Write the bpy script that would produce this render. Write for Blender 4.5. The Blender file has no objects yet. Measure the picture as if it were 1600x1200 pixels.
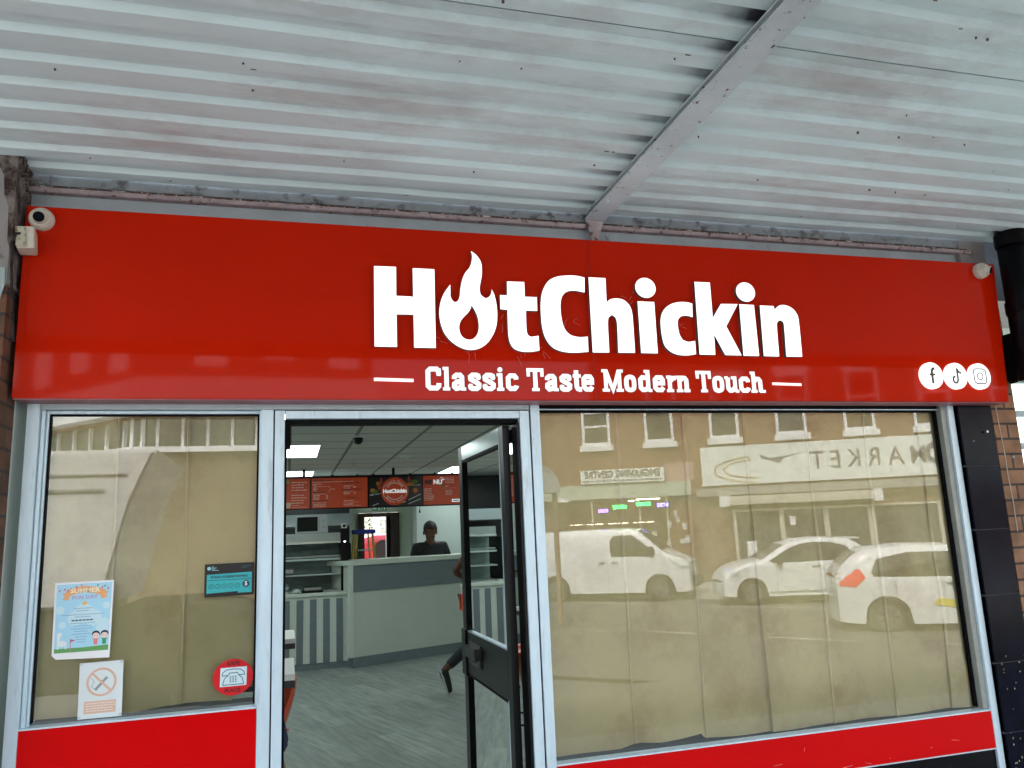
import bpy, bmesh, math, random
from mathutils import Vector, Matrix, noise as mnoise
random.seed(7)
R = math.radians
scene = bpy.context.scene
COL = scene.collection

# ------------------------------------------------------------ camera
cam_data = bpy.data.cameras.new('camera')
cam = bpy.data.objects.new('camera', cam_data)
COL.objects.link(cam)
cam_data.sensor_width = 36.0
cam_data.lens = 36.0 * 1232.15 / 1600.0
cam_data.clip_start = 0.02
cam_data.clip_end = 2000.0
right = Vector((0.9626153, -0.2675425, -0.0423416))
up = Vector((-0.0093757, -0.1891318, 0.9819070))
back = Vector((-0.2707100, -0.9448017, -0.1845696))
m3 = Matrix((right, up, back)).transposed()
cam.matrix_world = Matrix.Translation((0, -3.1, 1.6)) @ m3.to_4x4()
scene.camera = cam

# ------------------------------------------------------------ world, sun, exposure
SUN_EL, SUN_AZ = 52.0, -38.0          # sun stands behind the shop, to the left; overcast
world = bpy.data.worlds.new('World')
scene.world = world
world.use_nodes = True
wn = world.node_tree.nodes
wl = world.node_tree.links
bg = wn['Background']
sky = wn.new('ShaderNodeTexSky')
sky.sky_type = 'NISHITA'
sky.sun_disc = False
sky.sun_elevation = R(SUN_EL)
sky.sun_rotation = R(SUN_AZ)
sky.air_density = 1.0
sky.dust_density = 4.0
sky.ozone_density = 1.0
hsv = wn.new('ShaderNodeHueSaturation')       # overcast: the blue is thinned by cloud
hsv.inputs['Saturation'].default_value = 0.55
hsv.inputs['Hue'].default_value = 0.49
wl.new(sky.outputs['Color'], hsv.inputs['Color'])
wl.new(hsv.outputs['Color'], bg.inputs['Color'])
bg.inputs['Strength'].default_value = 0.15
sun_d = bpy.data.lights.new('sun', 'SUN')
sun_d.energy = 1.5
sun_d.angle = R(14)
sun_d.color = (1.0, 0.96, 0.9)
sun = bpy.data.objects.new('sun', sun_d)
COL.objects.link(sun)
sdir = Vector((math.sin(R(SUN_AZ)) * math.cos(R(SUN_EL)), math.cos(R(SUN_AZ)) * math.cos(R(SUN_EL)), math.sin(R(SUN_EL))))
sun.rotation_euler = sdir.to_track_quat('Z', 'Y').to_euler()
sun.location = sdir * 60
scene.view_settings.view_transform = 'Standard'
scene.view_settings.look = 'None'
scene.view_settings.gamma = 1.0
scene.view_settings.use_curve_mapping = False
scene.view_settings.exposure = 2.5
scene.cycles.max_bounces = 10
scene.cycles.diffuse_bounces = 6
scene.cycles.glossy_bounces = 6
scene.cycles.transparent_max_bounces = 16
scene.cycles.sample_clamp_indirect = 6.0
scene.cycles.use_denoising = True

# ------------------------------------------------------------ materials
MATS = {}

def mat(name, col, rough=0.6, metal=0.0, noise=0.0, nscale=12.0, bump=0.0, bscale=60.0, spec=0.5, coat=0.0,
        dirt=None, dscale=6.0, dlo=0.62, dhi=0.72, emit=0.0, ecol=None, stretch=None, rvar=0.0):
    """Principled material; noise = value variation, dirt = second colour in blotches of their own shape."""
    if name in MATS:
        return MATS[name]
    m = bpy.data.materials.new(name)
    m.use_nodes = True
    nt = m.node_tree
    N, L = nt.nodes, nt.links
    p = N['Principled BSDF']
    p.inputs['Roughness'].default_value = rough
    p.inputs['Metallic'].default_value = metal
    p.inputs['Specular IOR Level'].default_value = spec
    p.inputs['Coat Weight'].default_value = coat
    p.inputs['Coat Roughness'].default_value = 0.03
    c4 = (col[0], col[1], col[2], 1)
    p.inputs['Base Color'].default_value = c4
    tc = N.new('ShaderNodeTexCoord')
    mp = N.new('ShaderNodeMapping')
    L.new(tc.outputs['Object'], mp.inputs['Vector'])
    if stretch:
        mp.inputs['Scale'].default_value = stretch
    last = None
    if noise > 0:
        n = N.new('ShaderNodeTexNoise')
        n.inputs['Scale'].default_value = nscale
        n.inputs['Detail'].default_value = 6
        n.inputs['Roughness'].default_value = 0.65
        L.new(mp.outputs['Vector'], n.inputs['Vector'])
        r = N.new('ShaderNodeMapRange')
        r.inputs['From Min'].default_value = 0.3
        r.inputs['From Max'].default_value = 0.7
        r.inputs['To Min'].default_value = 1 - noise
        r.inputs['To Max'].default_value = 1 + noise
        L.new(n.outputs['Fac'], r.inputs['Value'])
        mx = N.new('ShaderNodeVectorMath')
        mx.operation = 'SCALE'
        mx.inputs[0].default_value = col[:3]
        L.new(r.outputs['Result'], mx.inputs['Scale'])
        last = mx.outputs['Vector']
        if rvar > 0:
            r2 = N.new('ShaderNodeMapRange')
            r2.inputs['To Min'].default_value = max(0.02, rough - rvar)
            r2.inputs['To Max'].default_value = rough + rvar
            L.new(n.outputs['Fac'], r2.inputs['Value'])
            L.new(r2.outputs['Result'], p.inputs['Roughness'])
    if dirt:
        n2 = N.new('ShaderNodeTexNoise')
        n2.inputs['Scale'].default_value = dscale
        n2.inputs['Detail'].default_value = 8
        n2.inputs['Roughness'].default_value = 0.7
        L.new(mp.outputs['Vector'], n2.inputs['Vector'])
        rr = N.new('ShaderNodeMapRange')
        rr.inputs['From Min'].default_value = dlo
        rr.inputs['From Max'].default_value = dhi
        L.new(n2.outputs['Fac'], rr.inputs['Value'])
        mixc = N.new('ShaderNodeMix')
        mixc.data_type = 'RGBA'
        L.new(rr.outputs['Result'], mixc.inputs['Factor'])
        if last is not None:
            L.new(last, mixc.inputs[6])
        else:
            mixc.inputs[6].default_value = c4
        mixc.inputs[7].default_value = (dirt[0], dirt[1], dirt[2], 1)
        last = mixc.outputs[2]
    if last is not None:
        L.new(last, p.inputs['Base Color'])
    if bump > 0:
        n3 = N.new('ShaderNodeTexNoise')
        n3.inputs['Scale'].default_value = bscale
        n3.inputs['Detail'].default_value = 4
        L.new(mp.outputs['Vector'], n3.inputs['Vector'])
        b = N.new('ShaderNodeBump')
        b.inputs['Strength'].default_value = bump
        b.inputs['Distance'].default_value = 0.01
        L.new(n3.outputs['Fac'], b.inputs['Height'])
        L.new(b.outputs['Normal'], p.inputs['Normal'])
    if emit > 0:
        e = ecol or col
        p.inputs['Emission Color'].default_value = (e[0], e[1], e[2], 1)
        p.inputs['Emission Strength'].default_value = emit
    MATS[name] = m
    return m


def brick_mat(name, c1, c2, mortar, sx=0.215, sz=0.075, axis='XZ', rough=0.85):
    if name in MATS:
        return MATS[name]
    m = bpy.data.materials.new(name)
    m.use_nodes = True
    N, L = m.node_tree.nodes, m.node_tree.links
    p = N['Principled BSDF']
    p.inputs['Roughness'].default_value = rough
    tc = N.new('ShaderNodeTexCoord')
    sep = N.new('ShaderNodeSeparateXYZ')
    L.new(tc.outputs['Object'], sep.inputs[0])
    add = N.new('ShaderNodeMath')
    add.operation = 'ADD'
    L.new(sep.outputs['X'], add.inputs[0])
    L.new(sep.outputs['Y'], add.inputs[1])
    cb = N.new('ShaderNodeCombineXYZ')
    L.new(add.outputs[0], cb.inputs[0])
    L.new(sep.outputs['Z'], cb.inputs[1])
    b = N.new('ShaderNodeTexBrick')
    b.inputs['Scale'].default_value = 1.0
    b.inputs['Brick Width'].default_value = sx
    b.inputs['Row Height'].default_value = sz
    b.inputs['Mortar Size'].default_value = 0.006
    b.inputs['Mortar Smooth'].default_value = 0.2
    b.inputs['Bias'].default_value = -0.1
    b.inputs['Color1'].default_value = (*c1, 1)
    b.inputs['Color2'].default_value = (*c2, 1)
    b.inputs['Mortar'].default_value = (*mortar, 1)
    L.new(cb.outputs[0], b.inputs['Vector'])
    n = N.new('ShaderNodeTexNoise')
    n.inputs['Scale'].default_value = 9
    n.inputs['Detail'].default_value = 8
    L.new(tc.outputs['Object'], n.inputs['Vector'])
    r = N.new('ShaderNodeMapRange')
    r.inputs['From Min'].default_value = 0.3
    r.inputs['From Max'].default_value = 0.7
    r.inputs['To Min'].default_value = 0.6
    r.inputs['To Max'].default_value = 1.35
    L.new(n.outputs['Fac'], r.inputs['Value'])
    sc = N.new('ShaderNodeVectorMath')
    sc.operation = 'SCALE'
    L.new(b.outputs['Color'], sc.inputs[0])
    L.new(r.outputs['Result'], sc.inputs['Scale'])
    L.new(sc.outputs['Vector'], p.inputs['Base Color'])
    bp = N.new('ShaderNodeBump')
    bp.inputs['Strength'].default_value = 0.6
    bp.inputs['Distance'].default_value = 0.008
    bp.invert = True
    L.new(b.outputs['Fac'], bp.inputs['Height'])
    L.new(bp.outputs['Normal'], p.inputs['Normal'])
    MATS[name] = m
    return m


def glass_mat(name, ior=1.8, tint=(0.9, 0.93, 0.92)):
    if name in MATS:
        return MATS[name]
    m = bpy.data.materials.new(name)
    m.use_nodes = True
    N, L = m.node_tree.nodes, m.node_tree.links
    N.remove(N['Principled BSDF'])
    out = N['Material Output']
    t = N.new('ShaderNodeBsdfTransparent')
    t.inputs['Color'].default_value = (*tint, 1)
    g = N.new('ShaderNodeBsdfGlossy')
    g.inputs['Roughness'].default_value = 0.0
    g.inputs['Color'].default_value = (1, 1, 1, 1)
    f = N.new('ShaderNodeFresnel')
    f.inputs['IOR'].default_value = ior
    # faint waviness of old plate glass
    tc = N.new('ShaderNodeTexCoord')
    n = N.new('ShaderNodeTexNoise')
    n.inputs['Scale'].default_value = 1.3
    n.inputs['Detail'].default_value = 1
    L.new(tc.outputs['Object'], n.inputs['Vector'])
    b = N.new('ShaderNodeBump')
    b.inputs['Strength'].default_value = 0.018
    b.inputs['Distance'].default_value = 0.02
    L.new(n.outputs['Fac'], b.inputs['Height'])
    L.new(b.outputs['Normal'], g.inputs['Normal'])
    mx = N.new('ShaderNodeMixShader')
    L.new(f.outputs[0], mx.inputs[0])
    L.new(t.outputs[0], mx.inputs[1])
    L.new(g.outputs[0], mx.inputs[2])
    L.new(mx.outputs[0], out.inputs['Surface'])
    MATS[name] = m
    return m


# ------------------------------------------------------------ mesh helpers
class MB:
    """collects shapes into one mesh; every face remembers its material slot"""
    def __init__(s):
        s.v, s.f, s.mi, s.cur, s.T = [], [], [], 0, None

    def add(s, vs, fs):
        o = len(s.v)
        if s.T:
            vs = [s.T @ Vector(v) for v in vs]
        s.v += [tuple(v) for v in vs]
        s.f += [tuple(i + o for i in f) for f in fs]
        s.mi += [s.cur] * len(fs)

    def box(s, x0, x1, y0, y1, z0, z1):
        s.add([(x0, y0, z0), (x1, y0, z0), (x1, y1, z0), (x0, y1, z0), (x0, y0, z1), (x1, y0, z1), (x1, y1, z1), (x0, y1, z1)],
              [(0, 3, 2, 1), (4, 5, 6, 7), (0, 1, 5, 4), (1, 2, 6, 5), (2, 3, 7, 6), (3, 0, 4, 7)])
        return s

    def prism(s, pts, y0, y1):
        """polygon in (x,z), from front y0 to back y1; counter-clockwise seen from -y"""
        a = sum(pts[i][0] * pts[(i + 1) % len(pts)][1] - pts[(i + 1) % len(pts)][0] * pts[i][1] for i in range(len(pts)))
        if a < 0:
            pts = pts[::-1]
        n = len(pts)
        vs = [(x, y0, z) for x, z in pts] + [(x, y1, z) for x, z in pts]
        fs = [tuple(range(n)), tuple(range(2 * n - 1, n - 1, -1))]
        fs += [(i, n + i, n + (i + 1) % n, (i + 1) % n) for i in range(n)]
        s.add(vs, fs)
        return s

    def cyl(s, p0, p1, r0, r1=None, n=16, cap=True):
        r1 = r0 if r1 is None else r1
        p0, p1 = Vector(p0), Vector(p1)
        d = (p1 - p0).normalized()
        a = d.orthogonal().normalized()
        b = d.cross(a)
        vs = []
        for p, r in ((p0, r0), (p1, r1)):
            for i in range(n):
                t = 2 * math.pi * i / n
                vs.append(p + a * math.cos(t) * r + b * math.sin(t) * r)
        fs = [(i, (i + 1) % n, n + (i + 1) % n, n + i) for i in range(n)]
        if cap:
            fs += [tuple(range(n - 1, -1, -1)), tuple(range(n, 2 * n))]
        s.add(vs, fs)
        return s

    def tube(s, pts, r, n=8):
        for i in range(len(pts) - 1):
            s.cyl(pts[i], pts[i + 1], r, n=n)
        return s

    def ball(s, c, rx, ry=None, rz=None, n=16, m=10):
        ry = rx if ry is None else ry
        rz = rx if rz is None else rz
        vs = [(c[0], c[1], c[2] - rz)]
        for j in range(1, m):
            ph = -math.pi / 2 + math.pi * j / m
            for i in range(n):
                t = 2 * math.pi * i / n
                vs.append((c[0] + rx * math.cos(ph) * math.cos(t), c[1] + ry * math.cos(ph) * math.sin(t), c[2] + rz * math.sin(ph)))
        vs.append((c[0], c[1], c[2] + rz))
        fs = [(0, 1 + (i + 1) % n, 1 + i) for i in range(n)]
        for j in range(m - 2):
            for i in range(n):
                a = 1 + j * n + i
                b = 1 + j * n + (i + 1) % n
                fs.append((a, b, b + n, a + n))
        l = len(vs) - 1
        o = 1 + (m - 2) * n
        fs += [(o + i, o + (i + 1) % n, l) for i in range(n)]
        s.add(vs, fs)
        return s

    def ring(s, cx, cz, ro, ri, y0, y1, n=40, a0=0, a1=360):
        full = abs(a1 - a0) >= 360
        k = n if full else n + 1
        vs = []
        for y in (y0, y1):
            for r in (ri, ro):
                for i in range(k):
                    t = R(a0 + (a1 - a0) * i / n)
                    vs.append((cx + r * math.cos(t), y, cz + r * math.sin(t)))
        fs = []
        for i in range(n):
            j = (i + 1) % k
            fs += [(i, k + i, k + j, j)[::-1], (2 * k + i, 3 * k + i, 3 * k + j, 2 * k + j), (k + i, 3 * k + i, 3 * k + j, k + j)[::-1], (i, 2 * k + i, 2 * k + j, j)]
        s.add(vs, fs)
        return s

    def disc(s, cx, cz, r, y0, y1, n=40, rz=None):
        rz = r if rz is None else rz
        return s.prism([(cx + r * math.cos(2 * math.pi * i / n), cz + rz * math.sin(2 * math.pi * i / n)) for i in range(n)], y0, y1)

    def stroke(s, pts, w, y0, y1, closed=False):
        """thick polyline in the (x,z) plane"""
        n = len(pts)
        P = [Vector(p) for p in pts]
        L, Rr = [], []
        for i in range(n):
            if closed:
                a, b = P[i - 1], P[(i + 1) % n]
            else:
                a, b = P[max(i - 1, 0)], P[min(i + 1, n - 1)]
            d1 = (P[i] - a)
            d2 = (b - P[i])
            if d1.length < 1e-9:
                d1 = d2
            if d2.length < 1e-9:
                d2 = d1
            d1.normalize()
            d2.normalize()
            t = d1 + d2
            if t.length < 1e-6:
                t = d1.copy()
            t.normalize()
            nn = Vector((-t.y, t.x))
            c = max(0.5, abs(nn.dot(Vector((-d1.y, d1.x)))))
            k = (w / 2) / c
            L.append(P[i] + nn * k)
            Rr.append(P[i] - nn * k)
        vs = []
        for y in (y0, y1):
            vs += [(p.x, y, p.y) for p in L] + [(p.x, y, p.y) for p in Rr]
        fs = []
        q = n if closed else n - 1
        for i in range(q):
            j = (i + 1) % n
            fs += [(i, n + i, n + j, j), (2 * n + i, 2 * n + j, 3 * n + j, 3 * n + i), (i, j, 2 * n + j, 2 * n + i), (n + i, 3 * n + i, 3 * n + j, n + j)]
        if not closed:
            fs += [(0, 2 * n, 3 * n, n), (n - 1, 2 * n - 1, 4 * n - 1, 3 * n - 1)]
        s.add(vs, fs)
        return s

    def grid(s, fn, nu, nv):
        vs = [fn(i / nu, j / nv) for j in range(nv + 1) for i in range(nu + 1)]
        w = nu + 1
        s.add(vs, [(j * w + i, j * w + i + 1, (j + 1) * w + i + 1, (j + 1) * w + i) for j in range(nv) for i in range(nu)])
        return s

    def build(s, name, mats, parent=None, bevel=0.0, smooth=False, loc=None, solid=0.0):
        me = bpy.data.meshes.new(name)
        me.from_pydata(s.v, [], s.f)
        if not isinstance(mats, (list, tuple)):
            mats = [mats]
        for m in mats:
            me.materials.append(m)
        for p, k in zip(me.polygons, s.mi):
            p.material_index = min(k, len(mats) - 1)
            p.use_smooth = smooth
        bm = bmesh.new()
        bm.from_mesh(me)
        if bevel > 0:
            bmesh.ops.bevel(bm, geom=[e for e in bm.edges if len(e.link_faces) == 2 and e.calc_face_angle(0) > 0.5],
                            offset=bevel, segments=2, affect='EDGES', clamp_overlap=True)
        big = [f for f in bm.faces if len(f.verts) > 4]
        if big:
            bmesh.ops.triangulate(bm, faces=big)
        if not s.__dict__.get('open'):
            bmesh.ops.recalc_face_normals(bm, faces=bm.faces)
        bm.to_mesh(me)
        bm.free()
        me.update()
        o = bpy.data.objects.new(name, me)
        COL.objects.link(o)
        if parent:
            o.parent = parent
        if loc:
            o.location = loc
        if solid:
            md = o.modifiers.new('thickness', 'SOLIDIFY')
            md.thickness = solid
        return o


def tag(o, label, cat, group=None):
    o['label'] = label
    o['category'] = cat
    if group:
        o['group'] = group
    return o


def thing(name, label, cat, loc=(0, 0, 0), rz=0.0, group=None):
    o = bpy.data.objects.new(name, None)
    o.empty_display_size = 0.2
    COL.objects.link(o)
    o.location = loc
    o.rotation_euler = (0, 0, rz)
    return tag(o, label, cat, group)


def struct(o, kind='structure'):
    o['kind'] = kind
    return o


def copy_tree(o, parent=None):
    c = o.copy()
    COL.objects.link(c)
    if parent:
        c.parent = parent
    for ch in list(o.children):
        copy_tree(ch, c)
    return c


def text(body, size, material, parent=None, name='lettering', x=0, y=0, z=0, align='CENTER', depth=0.0006, bold=0.0, sx=1.0, rz=0.0, spacing=1.0):
    """lettering standing in the xz plane, read from -y"""
    cu = bpy.data.curves.new('t', 'FONT')
    cu.body = body
    cu.size = size
    cu.align_x = align
    cu.align_y = 'CENTER'
    cu.extrude = depth
    cu.offset = bold
    cu.space_character = spacing
    cu.resolution_u = 3
    tmp = bpy.data.objects.new('t', cu)
    COL.objects.link(tmp)
    dg = bpy.context.evaluated_depsgraph_get()
    me = bpy.data.meshes.new_from_object(tmp.evaluated_get(dg))
    bpy.data.objects.remove(tmp)
    bpy.data.curves.remove(cu)
    M = Matrix.Translation((x, y, z)) @ Matrix.Rotation(rz, 4, 'Y') @ Matrix.Rotation(R(90), 4, 'X') @ Matrix.Diagonal((sx, 1, 1, 1))
    me.transform(M)
    me.materials.clear()
    me.materials.append(material)
    me.name = name
    o = bpy.data.objects.new(name, me)
    COL.objects.link(o)
    if parent:
        o.parent = parent
    return o


def smooth_loop(pts, sub=4, corner=0.75):
    """Catmull-Rom through a closed outline; sharp turns stay corners"""
    n = len(pts)
    P = [Vector(p) for p in pts]
    sharp = []
    for i in range(n):
        a = (P[i] - P[i - 1]).normalized()
        b = (P[(i + 1) % n] - P[i]).normalized()
        sharp.append(a.angle(b, 0) > corner)
    out = []
    for i in range(n):
        p1, p2 = P[i], P[(i + 1) % n]
        out.append((p1.x, p1.y))
        if sharp[i] and sharp[(i + 1) % n]:
            continue
        p0 = P[i - 1] if not sharp[i] else p1 - (p2 - p1)
        p3 = P[(i + 2) % n] if not sharp[(i + 1) % n] else p2 + (p2 - p1)
        for k in range(1, sub):
            t = k / sub
            q = 0.5 * ((2 * p1) + (p2 - p0) * t + (2 * p0 - 5 * p1 + 4 * p2 - p3) * t * t + (3 * p1 - p0 - 3 * p2 + p3) * t ** 3)
            out.append((q.x, q.y))
    return out


# ------------------------------------------------------------ shared materials
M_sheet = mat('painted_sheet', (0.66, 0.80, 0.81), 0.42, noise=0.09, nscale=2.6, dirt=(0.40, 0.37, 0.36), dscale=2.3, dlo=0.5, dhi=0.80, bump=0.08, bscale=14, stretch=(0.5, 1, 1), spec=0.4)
M_beam = mat('rusty_painted_steel', (0.54, 0.62, 0.64), 0.5, noise=0.10, nscale=5, dirt=(0.10, 0.035, 0.012), dscale=30, dlo=0.615, dhi=0.645, bump=0.25, bscale=40)
M_angle = mat('rusty_angle', (0.36, 0.30, 0.31), 0.6, noise=0.25, nscale=14, dirt=(0.09, 0.03, 0.015), dscale=30, dlo=0.56, dhi=0.62, bump=0.3, bscale=50)
M_strip = mat('grey_strip', (0.42, 0.50, 0.54), 0.5, noise=0.12, nscale=8, dirt=(0.16, 0.14, 0.13), dscale=22, dlo=0.62, dhi=0.7)
M_alu = mat('anodised_aluminium', (0.60, 0.75, 0.83), 0.42, metal=0.25, noise=0.08, nscale=6, stretch=(4, 4, 0.6), rvar=0.06, dirt=(0.30, 0.33, 0.34), dscale=5, dlo=0.56, dhi=0.80)
M_alu2 = mat('anodised_aluminium_aged', (0.44, 0.52, 0.55), 0.5, metal=0.25, noise=0.14, nscale=9, dirt=(0.18, 0.18, 0.18), dscale=30, dlo=0.62, dhi=0.72)
M_black = mat('black_gasket', (0.003, 0.003, 0.004), 0.6, spec=0.1)
M_dark = mat('black_aluminium', (0.004, 0.0045, 0.006), 0.28, noise=0.3, nscale=9, spec=0.22)
M_red = mat('red_sign_panel', (0.50, 0.013, 0.0012), 0.04, noise=0.07, nscale=1.3, bump=0.02, bscale=2.6, spec=0.10)
M_redlow = mat('red_stall_riser', (0.62, 0.001, 0.002), 0.22, noise=0.04, nscale=2, dirt=(0.75, 0.12, 0.10), dscale=26, dlo=0.735, dhi=0.75, spec=0.12)
M_lit = mat('lit_white_acrylic', (0.8, 0.8, 0.8), 0.3, emit=0.22, ecol=(0.93, 1.0, 1.0))
M_edge = mat('letter_return', (0.12, 0.10, 0.10), 0.4)
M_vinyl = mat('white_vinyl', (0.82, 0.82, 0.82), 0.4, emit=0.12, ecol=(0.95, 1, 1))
M_glass = glass_mat('shop_glass', 1.80)
M_glassL = glass_mat('shop_glass_left', 2.0)
M_dglass = glass_mat('door_glass', 1.30)
M_kraft = mat('kraft_paper', (0.71, 0.64, 0.385), 0.75, noise=0.10, nscale=3.0, bump=0.55, bscale=4.5, dirt=(0.50, 0.38, 0.20), dscale=2.4, dlo=0.5, dhi=0.75, spec=0.3)
M_white = mat('white_paint', (0.75, 0.76, 0.75), 0.5, noise=0.05, nscale=5)
M_shadowbox = mat('dark_backing', (0.02, 0.024, 0.028), 0.7, noise=0.4, nscale=10)
M_brickL = brick_mat('brown_brick', (0.16, 0.075, 0.04), (0.10, 0.05, 0.03), (0.05, 0.04, 0.035))
M_brickR = brick_mat('tan_brick', (0.27, 0.14, 0.075), (0.20, 0.10, 0.055), (0.045, 0.035, 0.03))
M_plaster = mat('stained_white_render', (0.27, 0.255, 0.25), 0.8, noise=0.12, nscale=5, dirt=(0.10, 0.055, 0.035), dscale=7, dlo=0.57, dhi=0.70, bump=0.4, bscale=25)
M_rubber = mat('black_rubber', (0.01, 0.01, 0.01), 0.6)
M_steel = mat('brushed_steel', (0.42, 0.47, 0.47), 0.3, metal=0.9, noise=0.08, nscale=5, stretch=(1, 1, 12))
M_orange = mat('orange_shell', (0.75, 0.10, 0.03), 0.35)
M_wood = mat('beech_leg', (0.42, 0.20, 0.08), 0.5, noise=0.15, nscale=20, stretch=(6, 6, 0.5))

def add_shade_grime(m, x_lo, x_hi, x_end, z_min, colr):
    """gap shadow and dirt painted into the hollows of the corrugation beside the beam"""
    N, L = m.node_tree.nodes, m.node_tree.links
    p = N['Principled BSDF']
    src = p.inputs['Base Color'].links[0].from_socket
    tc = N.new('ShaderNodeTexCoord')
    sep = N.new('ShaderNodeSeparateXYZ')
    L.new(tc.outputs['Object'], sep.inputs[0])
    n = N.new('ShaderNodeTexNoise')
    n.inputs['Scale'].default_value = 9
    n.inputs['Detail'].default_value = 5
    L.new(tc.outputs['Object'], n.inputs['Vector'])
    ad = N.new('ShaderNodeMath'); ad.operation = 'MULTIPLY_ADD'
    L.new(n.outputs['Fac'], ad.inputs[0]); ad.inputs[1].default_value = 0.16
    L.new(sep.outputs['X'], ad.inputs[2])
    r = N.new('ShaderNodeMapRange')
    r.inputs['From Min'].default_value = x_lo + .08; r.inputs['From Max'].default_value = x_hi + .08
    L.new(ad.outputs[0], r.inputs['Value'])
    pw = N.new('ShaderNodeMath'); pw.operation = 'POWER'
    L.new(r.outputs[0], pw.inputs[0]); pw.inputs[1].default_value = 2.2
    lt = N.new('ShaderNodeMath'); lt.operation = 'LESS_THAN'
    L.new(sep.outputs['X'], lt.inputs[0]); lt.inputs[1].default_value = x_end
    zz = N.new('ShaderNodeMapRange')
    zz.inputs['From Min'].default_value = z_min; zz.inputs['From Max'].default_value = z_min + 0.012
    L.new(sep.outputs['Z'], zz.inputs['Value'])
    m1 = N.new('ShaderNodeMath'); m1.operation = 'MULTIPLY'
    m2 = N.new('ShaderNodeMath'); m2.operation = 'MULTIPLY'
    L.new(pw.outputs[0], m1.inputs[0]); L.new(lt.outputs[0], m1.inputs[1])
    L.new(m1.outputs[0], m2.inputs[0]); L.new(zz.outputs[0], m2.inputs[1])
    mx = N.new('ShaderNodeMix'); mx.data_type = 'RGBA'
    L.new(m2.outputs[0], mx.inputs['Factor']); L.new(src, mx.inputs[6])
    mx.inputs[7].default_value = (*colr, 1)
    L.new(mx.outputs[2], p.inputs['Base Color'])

add_shade_grime(M_sheet, 1.00, 1.225, 1.31, 2.979, (0.035, 0.04, 0.05))  # gap shadow beside the beam painted into the sheet colour, mixed with dirt

# ------------------------------------------------------------ ground, pavement, road
M_asph = mat('asphalt', (0.13, 0.125, 0.12), 0.85, noise=0.2, nscale=1.1, bump=0.3, bscale=120)
M_pave = mat('paving', (0.42, 0.41, 0.39), 0.85, noise=0.15, nscale=2, bump=0.2, bscale=60)
struct(MB().grid(lambda u, v: (-500 + 1000 * u, -500 + 1000 * v, -0.42), 4, 4).build('ground', M_asph))
struct(MB().box(-12, 14, -2.95, 0.0, -0.42, 0.0).build('pavement', M_pave, bevel=0.01))
kb = MB()
for i in range(28):
    kb.box(-12 + i * 0.93, -12.0 + i * 0.93 + 0.915, -3.075, -2.952, -0.418, -0.01)
struct(kb.build('kerb', mat('kerb_stone', (0.4, 0.39, 0.37), 0.8, noise=0.15, nscale=6), bevel=0.008))
STREET = R(47)
def street_pt(x, y, s, t):
    """point s along and t across the street direction from (x, y)"""
    return (x + s * math.cos(STREET) - t * math.sin(STREET), y + s * math.sin(STREET) + t * math.cos(STREET))
rd = MB()
rd.T = Matrix.Translation((7.5, -11.5, 0)) @ Matrix.Rotation(STREET, 4, 'Z')
rd.box(-40, 60, -5.5, 5.5, -0.37, -0.352)
struct(rd.build('road', M_asph))
fp = MB()
fp.T = rd.T
fp.box(-40, 60, -14.0, -5.5, -0.36, -0.23)
struct(fp.build('far_pavement', M_pave))
ra = MB()
ra.open = True
ra.grid(lambda u, v: (-14 + 40 * u, -3.07 - 3.4 * v, -0.025 - 0.315 * v), 6, 6)
struct(ra.build('road_camber', M_asph))
M_line = mat('road_paint', (0.6, 0.58, 0.5), 0.7, dirt=(0.2, 0.2, 0.19), dscale=9, dlo=0.5, dhi=0.62)
LINES = [((7.46, 17.75), (9.0, 16.0)), ((5.46, 12.26), (5.9, 11.75)), ((6.53, 11.26), (7.2, 10.15)), ((7.9, 9.28), (8.8, 8.2)),
         ((9.6, 7.27), (10.3, 6.5)), ((9.55, 14.6), (12.0, 11.8))]
for a, b in LINES:
    p0, p1 = Vector((a[0], 0.12 - a[1], 0)), Vector((b[0], 0.12 - b[1], 0))
    d = (p1 - p0).normalized()
    n = Vector((-d.y, d.x, 0)) * 0.06
    z = Vector((0, 0, -0.345))
    mk = MB()
    mk.open = True
    mk.add([p0 - n + z, p1 - n + z, p1 + n + z, p0 + n + z], [(0, 1, 2, 3)])
    struct(mk.build('road_marking', M_line))

# ------------------------------------------------------------ brick piers and the wall the shopfront is set in
pier = thing('brick_pier', 'brown brick pier painted off-white at its top, left of the red sign', 'pier', (-0.95, -0.16, 0))
MB().box(-2.2, 0.018, 0, 0.16, 0, 2.50).build('brickwork', M_brickL, pier)
MB().box(-2.2, 0.022, -0.004, 0.16, 2.50, 3.25).build('painted_render', M_plaster, pier, bevel=0.006)
MB().prism([(-0.045, 2.455), (0.0, 2.45), (0.012, 2.505), (0.008, 2.56), (-0.05, 2.57)], -0.008, -0.003).build('fresh_paint_patch', mat('fresh_paint', (0.34, 0.42, 0.43), 0.6, noise=0.05), pier)
fl = MB()
random.seed(3)
for i in range(46):       # flaking old plaster down the edge beside the window frame
    z = random.uniform(1.0, 2.1)
    x = random.uniform(-0.012, 0.019)
    w, h = random.uniform(0.003, 0.008), random.uniform(0.008, 0.04)
    fl.prism([(x, z), (x + w, z + 0.004), (x + w * 0.8, z + h), (x - w * 0.3, z + h * 0.8)], -0.004 - random.random() * 0.003, 0.001)
fl.prism([(-0.075, 1.93), (-0.02, 1.955), (0.004, 1.985), (-0.01, 2.0), (-0.045, 1.985), (-0.08, 2.02)], -0.03, 0.001)
fl.build('flaking_plaster', mat('old_plaster', (0.42, 0.39, 0.35), 0.9, noise=0.3, nscale=30), pier)['kind'] = 'stuff'
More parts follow.
